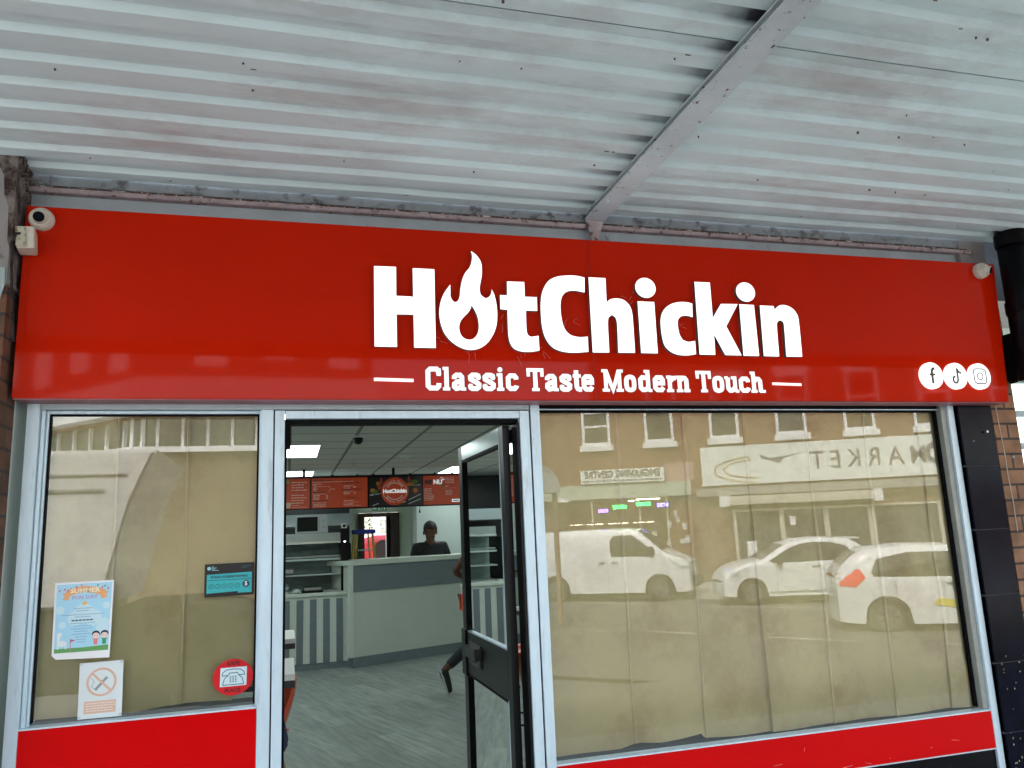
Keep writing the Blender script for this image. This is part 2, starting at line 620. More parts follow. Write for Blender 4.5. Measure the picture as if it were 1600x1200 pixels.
M_soot = mat('sooty_render', (0.20, 0.17, 0.155), 0.9, noise=0.3, nscale=16, dirt=(0.035, 0.018, 0.012), dscale=11, dlo=0.44, dhi=0.56, bump=0.6, bscale=40)
st_ = MB()
st_.box(0.0221, 0.0235, 0.0, 0.158, 2.52, 2.985)
st_.prism([(-0.05, 2.99), (0.022, 2.99), (0.022, 2.62), (0.008, 2.66), (0.004, 2.78), (-0.012, 2.83), (-0.018, 2.90), (-0.04, 2.94)], -0.0055, -0.0041)
st_.build('damp_stain', M_soot, pier)
cr = MB()
for i in range(150):       # crumbled mortar and cobweb lumps under the awning corner
    t = random.random()
    r = random.uniform(0.003, 0.010)
    cr.ball((random.uniform(-0.01, 0.03), 0.01 + t * 0.13, 2.96 + random.uniform(-0.09, 0.02) * (0.4 + t)), r * random.uniform(0.6, 1.6), r, r * 0.7, n=7, m=5)
cr.prism([(-0.02, 2.90), (0.028, 2.955), (0.034, 2.988), (-0.02, 2.99)], 0.004, 0.158)
cr.build('crumbling_mortar', mat('crumbled_mortar', (0.22, 0.19, 0.16), 0.95, noise=0.5, nscale=40, dirt=(0.04, 0.02, 0.012), dscale=30, dlo=0.45, dhi=0.55), pier)

pr = thing('brick_pier', 'tan brick pier at the right end of the shopfront beside the black tiles', 'pier', (3.30, 0.0, 0))
MB().box(0.045, 0.195, -0.02, 0.40, 0, 2.62).build('brickwork', M_brickR, pr)
MB().box(-0.01, 0.162, -0.024, 0.40, 2.62, 3.25).build('painted_render', M_plaster, pr, bevel=0.004)
random.seed(5)
q = [(0.072, -0.022, 2.13)]
for i in range(14):
    a = q[-1]
    q.append((a[0] + random.uniform(-0.002, 0.003), -0.022, a[2] - 0.045))
MB().tube(q, 0.0025, 6).build('hanging_string', mat('dusty_string', (0.5, 0.42, 0.36), 0.9), pr)
MB().ball((0.13, -0.022, 1.86), 0.008, n=8, m=6).build('wall_plug', M_steel, pr)

wb = MB()
wb.box(-0.95, 3.34, 0.0, 0.25, 2.14, 3.35)
bw = wb.build('shopfront_lintel', mat('painted_lintel', (0.36, 0.44, 0.48), 0.6, noise=0.12, nscale=7, dirt=(0.2, 0.17, 0.15), dscale=18, dlo=0.6, dhi=0.7))
tag(bw, 'pale grey painted wall strip showing between the red sign and the awning', 'wall')

pl = thing('tiled_pilaster', 'glossy black tiled pilaster right of the papered window', 'pilaster', (3.14, 0, 0))
tb = MB()
for k in range(7):
    tb.box(0, 0.203, -0.02, 0.06, 0.005 + k * 0.303, 0.303 + k * 0.303)
tb.build('tile', mat('black_tile', (0.0035, 0.005, 0.012), 0.16, noise=0.5, nscale=7, dirt=(0.018, 0.02, 0.022), dscale=22, dlo=0.68, dhi=0.80, spec=0.07), pl, bevel=0.002)
MB().box(0, 0.203, -0.012, 0.06, 0, 2.13).build('grout', mat('grout', (0.05, 0.055, 0.065), 0.8), pl)
ch = MB()
random.seed(11)
for i in range(60):
    z = random.choice([random.uniform(0.45, 0.62), random.uniform(0.65, 0.95), random.uniform(0.3, 0.6)])
    x = random.uniform(0.02, 0.19)
    ch.prism([(x, z), (x + random.uniform(.002, .006), z + .002), (x + .002, z + random.uniform(.003, .010))], -0.0225, -0.019)
ch.build('chipped_glaze', mat('chipped_glaze', (0.5, 0.42, 0.27), 0.9), pl)['kind'] = 'stuff'
MB().cyl((0.146, -0.034, 1.985), (0.146, -0.018, 1.985), 0.006, n=12).build('screw_head', M_steel, pl)
MB().cyl((0.063, -0.026, 1.94), (0.063, -0.018, 1.94), 0.0025, n=8).build('screw_head', M_steel, pl)

dp = thing('downpipe', 'black rainwater pipe at the top right corner under the awning', 'pipe', (3.487, -0.16, 0))
MB().cyl((0, 0, 2.22), (0, 0, 3.05), 0.070, n=28).build('pipe', mat('black_pipe', (0.002, 0.002, 0.003), 0.35, spec=0.12), dp, smooth=True)
MB().cyl((0, 0, 2.90), (0, 0, 2.97), 0.077, n=28).build('collar', mat('black_pipe', (0, 0, 0)), dp, bevel=0.004)
MB().cyl((0, 0, 2.55), (0, 0, 2.62), 0.076, n=28).build('collar', mat('black_pipe', (0, 0, 0)), dp, bevel=0.004)
MB().box(-0.04, 0.5, -0.04, 0.12, 2.22, 2.47).build('bracket_box', M_dark, dp, bevel=0.01)

nb = thing('neighbouring_shop_window', 'brightly lit neighbouring shop window past the brick at the right edge', 'window', (3.60, 0.34, 0))
MB().box(0, 2.2, 0, 0.03, 0.6, 2.4).build('lit_blind', mat('lit_blind', (0.7, 0.75, 0.73), 0.6, emit=0.5, ecol=(0.8, 1, 0.95)), nb)
fm = MB()
for z in (0.6, 1.0, 1.4, 1.75, 1.93, 2.11, 2.37):
    fm.box(-0.03, 2.2, -0.02, -0.001, z, z + 0.035)
fm.build('slat', M_alu2, nb)
MB().box(3.503, 9.0, 0.46, 0.8, 0, 3.4).build('neighbouring_wall', M_brickR)
bpy.data.objects['neighbouring_wall']['label'] = 'brick wall of the next shop beyond the right hand pier'
bpy.data.objects['neighbouring_wall']['category'] = 'wall'

# ------------------------------------------------------------ awning
aw = thing('awning', 'white corrugated metal awning on a rusty painted steel beam over the shopfront', 'awning', (0, 0, 0))
PER = 0.1405
def sheet(x0, x1, y_start, rows, dz=0.0, tail=0.0):
    mb = MB()
    prof = []
    y = y_start
    for k in range(rows):       # low pan, rise, high pan, fall
        prof += [(y, 0.0), (y - 0.060, 0.0), (y - 0.080, 0.0155), (y - 0.1225, 0.0155)]
        y -= PER
    prof.append((y, 0.0))
    nx = 10
    vs, fs = [], []
    for (yy, zz) in prof:
        for i in range(nx + 1):
            u = i / nx
            x = x0 + (x1 - x0) * u
            vs.append((x, yy, 2.972 + zz + dz + 0.002 * math.sin(5 * x + yy * 3) + 0.0015 * math.sin(13 * x - yy * 7)))
    w = nx + 1
    for j in range(len(prof) - 1):
        for i in range(nx):
            fs.append((j * w + i, j * w + i + 1, (j + 1) * w + i + 1, (j + 1) * w + i))
    mb.add(vs, fs)
    return mb
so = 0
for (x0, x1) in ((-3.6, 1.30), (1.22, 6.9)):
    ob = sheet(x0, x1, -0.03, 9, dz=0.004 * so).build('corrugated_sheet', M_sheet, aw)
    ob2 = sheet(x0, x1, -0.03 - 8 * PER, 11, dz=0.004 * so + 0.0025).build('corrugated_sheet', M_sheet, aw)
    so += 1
bb = MB()
bb.box(1.240, 1.337, -2.78, -0.045, 2.937, 2.943)      # bottom flange
bb.box(1.286, 1.292, -2.76, -0.045, 2.943, 2.964)
bb.box(1.244, 1.333, -2.76, -0.045, 2.9642, 2.970)
bb.build('beam', M_beam, aw, bevel=0.001)
MB().prism([(1.272, 2.835), (1.294, 2.835), (1.331, 2.9365), (1.246, 2.9365)], -0.044, -0.036).build('beam_bracket', M_angle, aw)
an = MB()
an.box(-0.93, 1.25, -0.034, -0.002, 2.903, 2.922).box(1.325, 3.36, -0.034, -0.002, 2.903, 2.922)
an.build('wall_angle', M_angle, aw, bevel=0.002)
wa = MB()
random.seed(9)
x = -0.92
while x < 3.3:
    w = random.uniform(0.01, 0.09)
    if not (1.2 < x < 1.36):
        wa.box(x, x + w, -0.037, -0.032, 2.9215, 2.924 + random.random() * 0.003)
    x += w + random.uniform(0.0, 0.04)
_pl = wa.build('peeling_lip', mat('peeling_paint', (0.6, 0.55, 0.52), 0.8, dirt=(0.10, 0.04, 0.02), dscale=45, dlo=0.42, dhi=0.5), aw)
_pl['kind'] = 'stuff'
MB().box(-0.93, 3.36, -0.022, -0.002, 2.934, 3.04).build('batten', mat('grimy_batten', (0.24, 0.27, 0.29), 0.6, noise=0.2, nscale=9, dirt=(0.07, 0.06, 0.06), dscale=16, dlo=0.52, dhi=0.66), aw)
MB().box(-3.6, 6.9, -2.84, -2.785, 2.90, 3.06).build('front_fascia', mat('awning_fascia', (0.10, 0.02, 0.015), 0.5, noise=0.1), aw, bevel=0.006)
MB().box(-0.94, 3.6, -0.12, 0.0, 3.045, 3.06).build('gap_light_block', M_strip, aw)  # unseen cover added to block sky light leaking in behind the awning
po = MB()
for xx in (-3.4, 6.6):
    MB().cyl((xx, -2.7, 0), (xx, -2.7, 2.96), 0.045, n=20).build('post', M_beam, aw, smooth=False)
rs_ = MB()
random.seed(33)
for i in range(26):
    k = random.randint(0, 13)
    xx = random.uniform(-0.9, 3.3)
    yy = -0.03 - k * PER - random.choice([0.004, 0.056])
    rs_.box(xx, xx + random.uniform(0.004, 0.018), yy - 0.0015, yy + 0.0012, 2.9695, 2.9715)
rs_.build('rust_scab', mat('rust_scab', (0.16, 0.09, 0.06), 0.9, noise=0.5, nscale=60), aw)['kind'] = 'stuff'
for k in range(6):
    yb = -0.25 - k * 0.43
    MB().cyl((1.265, yb, 2.931), (1.265, yb, 2.937), 0.007, n=6).build('bolt', M_beam, aw)
sc_ = MB()
random.seed(21)
for i in range(34):     # rivets and specks on the sheets
    xx, k = random.uniform(-0.8, 3.2), random.randint(0, 10)
    sc_.cyl((xx, -0.06 - k * PER - 0.0, 2.968), (xx, -0.06 - k * PER, 2.974), random.uniform(0.002, 0.0042), n=7)
sc_.build('rivet', mat('dark_rivet', (0.08, 0.07, 0.07), 0.6), aw)['kind'] = 'stuff'
# solid roof deck and storey above, so that no daylight leaks over the awning
up_ = thing('upper_storey', 'brick upper storey of the shop building above the awning', 'building', (0, 0, 0))
MB().box(-8, 9, 0.26, 10.3, 3.36, 6.8).build('wall', M_brickL, up_)

# ------------------------------------------------------------ red fascia sign
sg = thing('fascia_sign', 'long glossy red shop sign with raised white lettering and a flame for the letter o', 'sign', (0, 0, 0))
bm_ = MB()
bm_.prism([(-0.914, 2.12), (3.376, 2.122), (3.419, 2.827), (1.2, 2.822), (-0.912, 2.818)], -0.10, -0.002)
bm_.build('panel', M_red, sg, bevel=0.003)
MB().box(-0.91, 3.37, -0.096, -0.004, 2.1165, 2.1195).build('bottom_lip', mat('sign_soffit', (0.30, 0.10, 0.12), 0.4), sg)
jn = MB()
for xx in (1.22,):
    jn.box(xx, xx + 0.0018, -0.1012, -0.0995, 2.125, 2.822)
jn.build('panel_joint', mat('joint_red', (0.16, 0.004, 0.003), 0.3), sg)

LET = {
 'H': [(0.312,2.648),(0.398,2.649),(0.397,2.53),(0.464,2.529),(0.464,2.647),(0.551,2.647),(0.549,2.323),(0.464,2.323),(0.464,2.456),(0.397,2.455),(0.397,2.324),(0.311,2.324)],
 't': [(0.851,2.61),(0.925,2.611),(0.924,2.548),(0.976,2.548),(0.975,2.489),(0.926,2.489),(0.925,2.409),(0.93,2.386),(0.944,2.379),(0.975,2.384),(0.976,2.322),(0.941,2.316),(0.901,2.316),(0.868,2.328),(0.852,2.354),(0.847,2.394),(0.848,2.489),(0.818,2.491),(0.819,2.551),(0.849,2.55)],
 'C': [(1.192,2.643),(1.155,2.649),(1.112,2.648),(1.066,2.64),(1.029,2.619),(1.003,2.576),(0.992,2.527),(0.99,2.472),(0.993,2.418),(1.006,2.371),(1.035,2.335),(1.079,2.319),(1.128,2.316),(1.189,2.321),(1.19,2.386),(1.153,2.383),(1.115,2.391),(1.092,2.414),(1.08,2.455),(1.077,2.51),(1.085,2.552),(1.108,2.577),(1.144,2.583),(1.188,2.577)],
 'h': [(1.21,2.645),(1.287,2.645),(1.285,2.538),(1.304,2.552),(1.334,2.557),(1.367,2.55),(1.391,2.525),(1.399,2.493),(1.4,2.451),(1.399,2.321),(1.323,2.32),(1.326,2.442),(1.321,2.473),(1.305,2.484),(1.289,2.472),(1.284,2.44),(1.282,2.32),(1.208,2.319)],
 'i': [(1.428,2.548),(1.506,2.548),(1.504,2.321),(1.427,2.321)],
 'c': [(1.688,2.548),(1.662,2.553),(1.623,2.552),(1.584,2.541),(1.551,2.517),(1.533,2.484),(1.528,2.448),(1.53,2.398),(1.539,2.356),(1.565,2.329),(1.602,2.316),(1.647,2.315),(1.685,2.321),(1.686,2.38),(1.653,2.375),(1.627,2.383),(1.614,2.408),(1.609,2.45),(1.613,2.472),(1.629,2.488),(1.656,2.492),(1.684,2.486)],
 'k': [(1.708,2.648),(1.784,2.648),(1.782,2.485),(1.829,2.552),(1.913,2.554),(1.845,2.45),(1.908,2.32),(1.827,2.32),(1.781,2.412),(1.778,2.32),(1.702,2.32)],
 'i2': [(1.921,2.554),(1.995,2.553),(1.995,2.319),(1.917,2.319)],
 'n': [(2.025,2.552),(2.095,2.552),(2.1,2.536),(2.123,2.554),(2.153,2.559),(2.189,2.547),(2.211,2.522),(2.219,2.484),(2.216,2.32),(2.134,2.319),(2.139,2.459),(2.135,2.48),(2.121,2.487),(2.107,2.477),(2.101,2.451),(2.097,2.319),(2.019,2.319)],
}
FLAME = [(0.704,2.733),(0.728,2.714),(0.744,2.687),(0.747,2.656),(0.744,2.622),(0.736,2.585),(0.735,2.564),(0.741,2.546),(0.759,2.534),(0.774,2.542),(0.783,2.558),(0.785,2.573),(0.796,2.547),(0.803,2.506),(0.804,2.466),(0.798,2.419),(0.781,2.379),(0.755,2.345),(0.721,2.324),(0.685,2.318),(0.65,2.326),(0.615,2.348),(0.587,2.38),(0.572,2.419),(0.567,2.458),(0.569,2.491),(0.577,2.524),(0.592,2.555),(0.614,2.586),(0.614,2.559),(0.614,2.536),(0.623,2.518),(0.633,2.513),(0.644,2.52),(0.651,2.537),(0.655,2.567),(0.662,2.601),(0.676,2.636),(0.697,2.664),(0.706,2.692),(0.708,2.712)]
HOLE = [(0.699,2.504),(0.714,2.476),(0.723,2.45),(0.726,2.417),(0.72,2.387),(0.705,2.367),(0.687,2.36),(0.667,2.364),(0.651,2.38),(0.645,2.408),(0.65,2.431),(0.663,2.451),(0.684,2.472),(0.694,2.489)]

def solid_outline(outer, holes, y0, y1, name, mats, parent):
    """filled outline with holes via a 2-D curve, extruded from y1 to y0; sides take the second material"""
    cu = bpy.data.curves.new('t', 'CURVE')
    cu.dimensions = '2D'
    cu.fill_mode = 'BOTH'
    cu.extrude = abs(y1 - y0) / 2
    for lp in [outer] + holes:
        sp = cu.splines.new('POLY')
        sp.points.add(len(lp) - 1)
        for q_, pnt in zip(sp.points, lp):
            q_.co = (pnt[0], pnt[1], 0, 1)
        sp.use_cyclic_u = True
    tmp = bpy.data.objects.new('t', cu)
    COL.objects.link(tmp)
    dg = bpy.context.evaluated_depsgraph_get()
    me = bpy.data.meshes.new_from_object(tmp.evaluated_get(dg))
    bpy.data.objects.remove(tmp)
    bpy.data.curves.remove(cu)
    me.transform(Matrix.Translation((0, (y0 + y1) / 2, 0)) @ Matrix.Rotation(R(90), 4, 'X'))
    me.materials.clear()
    for m in mats:
        me.materials.append(m)
    me.update()
    for p in me.polygons:
        p.material_index = 1 if abs(p.normal.y) < 0.5 else 0
    me.name = name
    o = bpy.data.objects.new(name, me)
    COL.objects.link(o)
    o.parent = parent
    return o

YF, YB = -0.121, -0.1005
for key, pts in LET.items():
    lp = smooth_loop(pts) if key in 'tChcn' else pts
    o_ = solid_outline(lp, [], YF, YB, 'letter', [M_lit, M_edge], sg)
    if key in ('i', 'i2'):
        c = (1.470, 2.610) if key == 'i' else (1.959, 2.612)
        solid_outline([(c[0] + 0.048 * math.cos(2 * math.pi * i / 40), c[1] + 0.045 * math.sin(2 * math.pi * i / 40)) for i in range(40)], [], YF, YB, 'letter_dot', [M_lit, M_edge], sg)
fo = solid_outline(smooth_loop(FLAME, 4, 0.9), [smooth_loop(HOLE, 4, 0.9)], YF, YB, 'flame_letter', [M_lit, M_edge], sg)
fo['label'] = 'flame shape standing for the letter o'
cbm = MB()
random.seed(4)
for (cx, cz) in ((0.70, 2.32), (0.83, 2.45), (0.90, 2.31), (1.0, 2.33), (1.40, 2.57), (1.6, 2.45), (1.88, 2.56), (0.56, 2.36), (1.12, 2.45), (1.63, 2.44)):
    for k in range(4):      # loose wires and silicone threads round the letters
        a = Vector((cx + random.uniform(-.02, .02), -0.1015, cz + random.uniform(-.02, .02)))
        b = a + Vector((random.uniform(-.03, .03), 0, random.uniform(-.045, .03)))
        cbm.cyl(a, b, 0.0007, n=5)
cbm.build('silicone_thread', mat('silicone', (0.55, 0.18, 0.16), 0.4), sg)['kind'] = 'stuff'

# slab-serif tagline, each glyph made of thick strokes (units: thousandths of a metre)
def glyph(ch, w):
    """list of ('s', points, closed) strokes, ('r', x0, x1, z0, z1) bars and ('o', x, z, r) dots"""
    if ch in 'Cc':
        H = 94 if ch == 'C' else 71
        r = w - 9
        k = [('s', [(r, H * .66), (r - 1, H - 17), (r - 8, H - 9), (19, H - 9), (10, H - 18), (10, 18), (19, 9), (r - 8, 9), (r - 1, 17), (r, H * .30)], 0)]
        if ch == 'C':
            k += [('r', r - 8, r + 8, H * .62, H * .93)]
        return k
    if ch == 'l':
        return [('r', 5, 22, 2, 94), ('r', -1, 27, 0, 12), ('r', -1, 14, 82, 94)]
    if ch == 'i':
        return [('r', 5, 22, 2, 71), ('r', -1, 28, 0, 12), ('r', -1, 14, 59, 71), ('o', 13, 86, 10)]
    if ch == 'a':
        return [('s', [(9, 46), (10, 55), (18, 62), (33, 62), (40, 54), (40, 6)], 0),
                ('s', [(38, 38), (20, 34), (10, 27), (9, 16), (17, 8), (28, 10), (40, 20)], 0), ('r', 36, w, 0, 12)]
    if ch == 's':
        return [('s', [(42, 48), (41, 58), (34, 63), (17, 63), (9, 56), (10, 46), (22, 39), (35, 32), (43, 25), (42, 14), (34, 8), (16, 8), (9, 14), (8, 24)], 0),
                ('r', 37, 48, 44, 68), ('r', 3, 13, 3, 27)]
    if ch == 'T':
        return [('r', 27, 44, 2, 94), ('r', 0, 71, 80, 94), ('r', 0, 13, 60, 90), ('r', 58, 71, 60, 90), ('r', 20, 51, 0, 12)]
    if ch == 't':
        return [('s', [(16, 88), (16, 20), (20, 11), (28, 8), (37, 9)], 0), ('r', 1, 35, 58, 71)]
    if ch == 'e':
        return [('s', [(11, 38), (w - 10, 38), (w - 10, 52), (w - 17, 62), (19, 62), (10, 53), (10, 18), (19, 9), (w - 17, 9), (w - 9, 20)], 0)]
    if ch == 'M':
        return [('r', 6, 21, 2, 94), ('r', w - 22, w - 6, 2, 94), ('s', [(14, 90), (w / 2, 9), (w - 14, 90)], 0), ('r', -2, 29, 0, 12),
                ('r', w - 29, w + 2, 0, 12), ('r', -3, 14, 82, 94), ('r', w - 14, w + 3, 82, 94)]
    if ch == 'o':
        return [('s', [(19, 9), (w - 19, 9), (w - 10, 19), (w - 10, 52), (w - 19, 62), (19, 62), (10, 52), (10, 19)], 1)]
    if ch == 'd':
        return [('s', [(38, 60), (19, 62), (10, 53), (10, 18), (19, 9), (30, 9), (40, 16)], 0), ('r', 36, 53, 2, 94), ('r', 46, w, 0, 12), ('r', 28, 42, 82, 94)]
    if ch == 'r':
        return [('r', 6, 23, 2, 71), ('r', 0, 31, 0, 12), ('r', 0, 12, 59, 71), ('s', [(20, 48), (27, 60), (43, 61)], 0)]
    if ch in 'nh':
        k = [('r', 6, 23, 2, 71 if ch == 'n' else 94), ('s', [(18, 50), (28, 62), (40, 61), (47, 52), (47, 4)], 0), ('r', 0, 29, 0, 12), ('r', w - 26, w + 1, 0, 12)]
        k += [('r', 0, 14, 59, 71)] if ch == 'n' else [('r', 0, 14, 82, 94)]
        return k
    if ch == 'u':
        return [('s', [(15, 66), (15, 18), (23, 9), (33, 9), (45, 20)], 0), ('r', 41, 57, 4, 71), ('r', 50, w, 0, 12), ('r', 0, 15, 59, 71), ('r', 32, 48, 59, 71)]
    return []

TAG = [('Classic', [('C', .508, .570), ('l', .578, .604), ('a', .613, .669), ('s', .679, .730), ('s', .738, .791), ('i', .797, .824), ('c', .833, .886)]),
       ('Taste', [('T', .922, .993), ('a', .999, 1.055), ('s', 1.062, 1.115), ('t', 1.119, 1.156), ('e', 1.157, 1.212)]),
       ('Modern', [('M', 1.251, 1.340), ('o', 1.348, 1.401), ('d', 1.412, 1.473), ('e', 1.479, 1.535), ('r', 1.543, 1.586), ('n', 1.589, 1.650)]),
       ('Touch', [('T', 1.684, 1.755), ('o', 1.762, 1.816), ('u', 1.822, 1.888), ('c', 1.891, 1.946), ('h', 1.950, 2.019)])]
M_tagedge = mat('vinyl_outline', (0.20, 0.006, 0.003), 0.4)
for word, chars in TAG:
    mb, sh = MB(), MB()
    for ch, xa, xb in chars:
        w = (xb - xa) * 1000
        yy = -0.1065
        for g in glyph(ch, w):
            yy -= 0.00012
            for tgt, dx, dz, grow, ya, yb in ((mb, 0, 0, 0, yy, -0.1003), (sh, 0.0004, -0.0006, 0.0022, yy + 0.0045, -0.1001)):
                if g[0] == 's':
                    lp = smooth_loop(g[1], 3, 1.2) if g[2] else g[1]
                    tgt.stroke([(xa + p[0] / 1000 + dx, 2.157 + p[1] / 1000 + dz) for p in lp], 0.0186 + 2 * grow, ya, yb, bool(g[2]))
                elif g[0] == 'r':
                    tgt.box(xa + g[1] / 1000 - grow + dx, xa + g[2] / 1000 + grow + dx, ya, yb, 2.157 + g[3] / 1000 - grow + dz, 2.157 + g[4] / 1000 + grow + dz)
                else:
                    tgt.disc(xa + g[1] / 1000 + dx, 2.157 + g[2] / 1000 + dz, g[3] / 1000 + grow, ya, yb, 20)
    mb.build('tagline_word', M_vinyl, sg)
    sh.build('word_outline', M_tagedge, sg)
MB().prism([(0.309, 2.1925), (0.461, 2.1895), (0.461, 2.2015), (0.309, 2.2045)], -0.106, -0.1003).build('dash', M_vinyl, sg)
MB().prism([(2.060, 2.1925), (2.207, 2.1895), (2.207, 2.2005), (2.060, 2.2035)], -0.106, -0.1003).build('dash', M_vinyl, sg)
# three social discs
M_icon = mat('icon_grey', (0.035, 0.012, 0.015), 0.4)
ICY = -0.116
for k, cx in enumerate((2.922, 3.064, 3.204)):
    cz = 2.2435
    d_ = MB()
    d_.disc(cx, cz, 0.0635, ICY, -0.1003, 48)
    do = d_.build('social_disc', [M_lit], sg)
    g = MB()
    ya, yb = ICY - 0.0012, ICY - 0.0002
    if k == 0:
        g.stroke([(cx + 0.018, cz + 0.034), (cx + 0.007, cz + 0.033), (cx + 0.0, cz + 0.022), (cx + 0.0, cz - 0.038)], 0.0125, ya, yb)
        g.box(cx - 0.015, cx + 0.017, ya - 0.0003, yb, cz + 0.0, cz + 0.010)
    elif k == 1:
        g.stroke([(cx + 0.006, cz + 0.038), (cx + 0.006, cz - 0.020), (cx - 0.002, cz - 0.033), (cx - 0.016, cz - 0.033), (cx - 0.023, cz - 0.021), (cx - 0.020, cz - 0.008), (cx - 0.008, cz - 0.002)], 0.0095, ya, yb)
        g.stroke([(cx + 0.006, cz + 0.034), (cx + 0.014, cz + 0.020), (cx + 0.028, cz + 0.013)], 0.0095, ya - 0.0003, yb)
    else:
        rr = []
        for q_ in range(4):
            ax, az = ((1, 1), (-1, 1), (-1, -1), (1, -1))[q_]
            for j in range(6):
                t = R(q_ * 90 + j * 18)
                rr.append((cx + ax * 0.020 + 0.016 * math.cos(t), cz + az * 0.020 + 0.016 * math.sin(t)))
        g.stroke(rr, 0.0056, ya, yb, True)
        g.ring(cx, cz, 0.0192, 0.0140, ya, yb, 32)
        g.disc(cx + 0.022, cz + 0.023, 0.004, ya, yb, 12)
    g.build('social_symbol', M_icon, do)

# ------------------------------------------------------------ security cameras, junction box
M_cream = mat('cream_plastic', (0.60, 0.57, 0.48), 0.45, noise=0.08, nscale=30, dirt=(0.30, 0.24, 0.16), dscale=40, dlo=0.6, dhi=0.7)
M_lens = mat('camera_lens', (0.004, 0.005, 0.007), 0.08, spec=0.4)
def turret(label, x, z, r, look):
    t = thing('security_camera', label, 'camera', (x, -0.10, z), 0, 'security cameras on the red sign')
    MB().cyl((0, 0.0, 0), (0, -0.022, 0), r, r * 0.98, 36).cyl((0, -0.022, 0), (0, -0.036, 0), r * 0.98, r * 0.8, 36).build('base', M_cream, t, bevel=0.002)
    L_ = Vector(look).normalized()
    c = Vector((0, -0.034, 0))
    MB().ball(c, r * 0.66, n=28, m=18).build('eyeball', M_cream, t, smooth=True)
    f0 = c + L_ * r * 0.52
    MB().cyl(f0, c + L_ * r * 0.72, r * 0.50, r * 0.48, 28).build('lens_ring', M_cream, t)
    MB().cyl(c + L_ * r * 0.70, c + L_ * r * 0.735, r * 0.46, r * 0.44, 28).build('lens', M_lens, t)
    return t
turret('dome security camera at the top left corner of the red sign, lens facing the street', -0.857, 2.764, 0.041, (0.15, -1, -0.35))
turret('dome security camera at the top right corner of the red sign, turned to the right', 3.314, 2.782, 0.040, (0.62, -1, -0.45))

jb = thing('junction_box', 'small cream electrical box fixed beside the left end of the red sign', 'junction box', (-0.885, -0.165, 2.665))
MB().box(-0.026, 0.028, -0.028, 0.055, -0.038, 0.040).build('box_body', M_cream, jb, bevel=0.003)
MB().box(-0.027, 0.004, -0.034, -0.0285, -0.034, 0.037).build('lid', mat('olive_cream', (0.46, 0.45, 0.34), 0.5, dirt=(0.15, 0.14, 0.08), dscale=50, dlo=0.55, dhi=0.6), jb, bevel=0.002)
MB().tube([(-0.012, -0.030, 0.012), (-0.024, -0.044, 0.006), (-0.036, -0.036, -0.02), (-0.042, -0.015, -0.10), (-0.043, -0.004, -0.18), (-0.042, -0.001, -0.26), (-0.040, 0.0, -0.36)], 0.0045, 10).build('cable', M_rubber, jb, smooth=True)
jb.rotation_euler = (0, R(-4), R(8))

# ------------------------------------------------------------ shopfront joinery
lw = thing('shop_window', 'left shop window with a silver frame, its glass papered from inside and stuck with notices', 'window', (-0.48, 0, 0))
def X(a):
    return a + 0.48
fr = MB()
fr.box(X(-0.892), X(-0.852), 0.0, 0.09, 0, 2.137)
fr.box(X(-0.850), X(-0.838), 0.018, 0.09, 0.0, 2.097)
fr.box(X(-0.837), X(-0.829), 0.032, 0.09, 1.03, 2.097)
fr.box(X(-0.104), X(-0.060), 0.0, 0.09, 0, 2.097)
fr.box(X(-0.111), X(-0.1045), 0.018, 0.09, 1.03, 2.097)
fr.box(X(-0.828), X(-0.112), 0.030, 0.09, 2.086, 2.0965)
fr.build('frame', M_alu, lw, bevel=0.0012)
MB().box(X(-0.851), X(0.957), 0.001, 0.088, 2.098, 2.137).build('head_rail', M_alu2, lw, bevel=0.0012)
rv = MB()
for xx in (-0.14, -0.128, 0.31, 0.12):
    rv.cyl((X(xx), -0.002, 2.126), (X(xx), 0.0012, 2.126), 0.0045 if xx == -0.14 else 0.002, n=10)
rv.build('rivet', M_black, lw)
gk = MB()
gk.box(X(-0.8285), X(-0.8235), 0.040, 0.06, 1.037, 2.085).box(X(-0.119), X(-0.1115), 0.040, 0.06, 1.037, 2.085).box(X(-0.8285), X(-0.1115), 0.040, 0.06, 2.080, 2.0857)
gk.build('gasket', M_black, lw)
g_ = MB()
g_.open = True
g_.add([(X(-0.826), 0.05, 1.03), (X(-0.113), 0.05, 1.03), (X(-0.113), 0.05, 2.083), (X(-0.826), 0.05, 2.083)], [(0, 1, 2, 3)])
g_.build('glass_pane', M_glassL, lw)
MB().box(X(-0.851), X(-0.105), -0.004, 0.049, 1.026, 1.0315).build('sill', M_alu, lw, bevel=0.001)
MB().box(X(-0.851), X(-0.105), 0.004, 0.0495, 0.15, 1.0255).build('stall_riser', M_redlow, lw)
MB().box(X(-0.84), X(-0.11), 0.051, 0.21, 0.98, 1.0285).build('inner_ledge', M_shadowbox, lw)

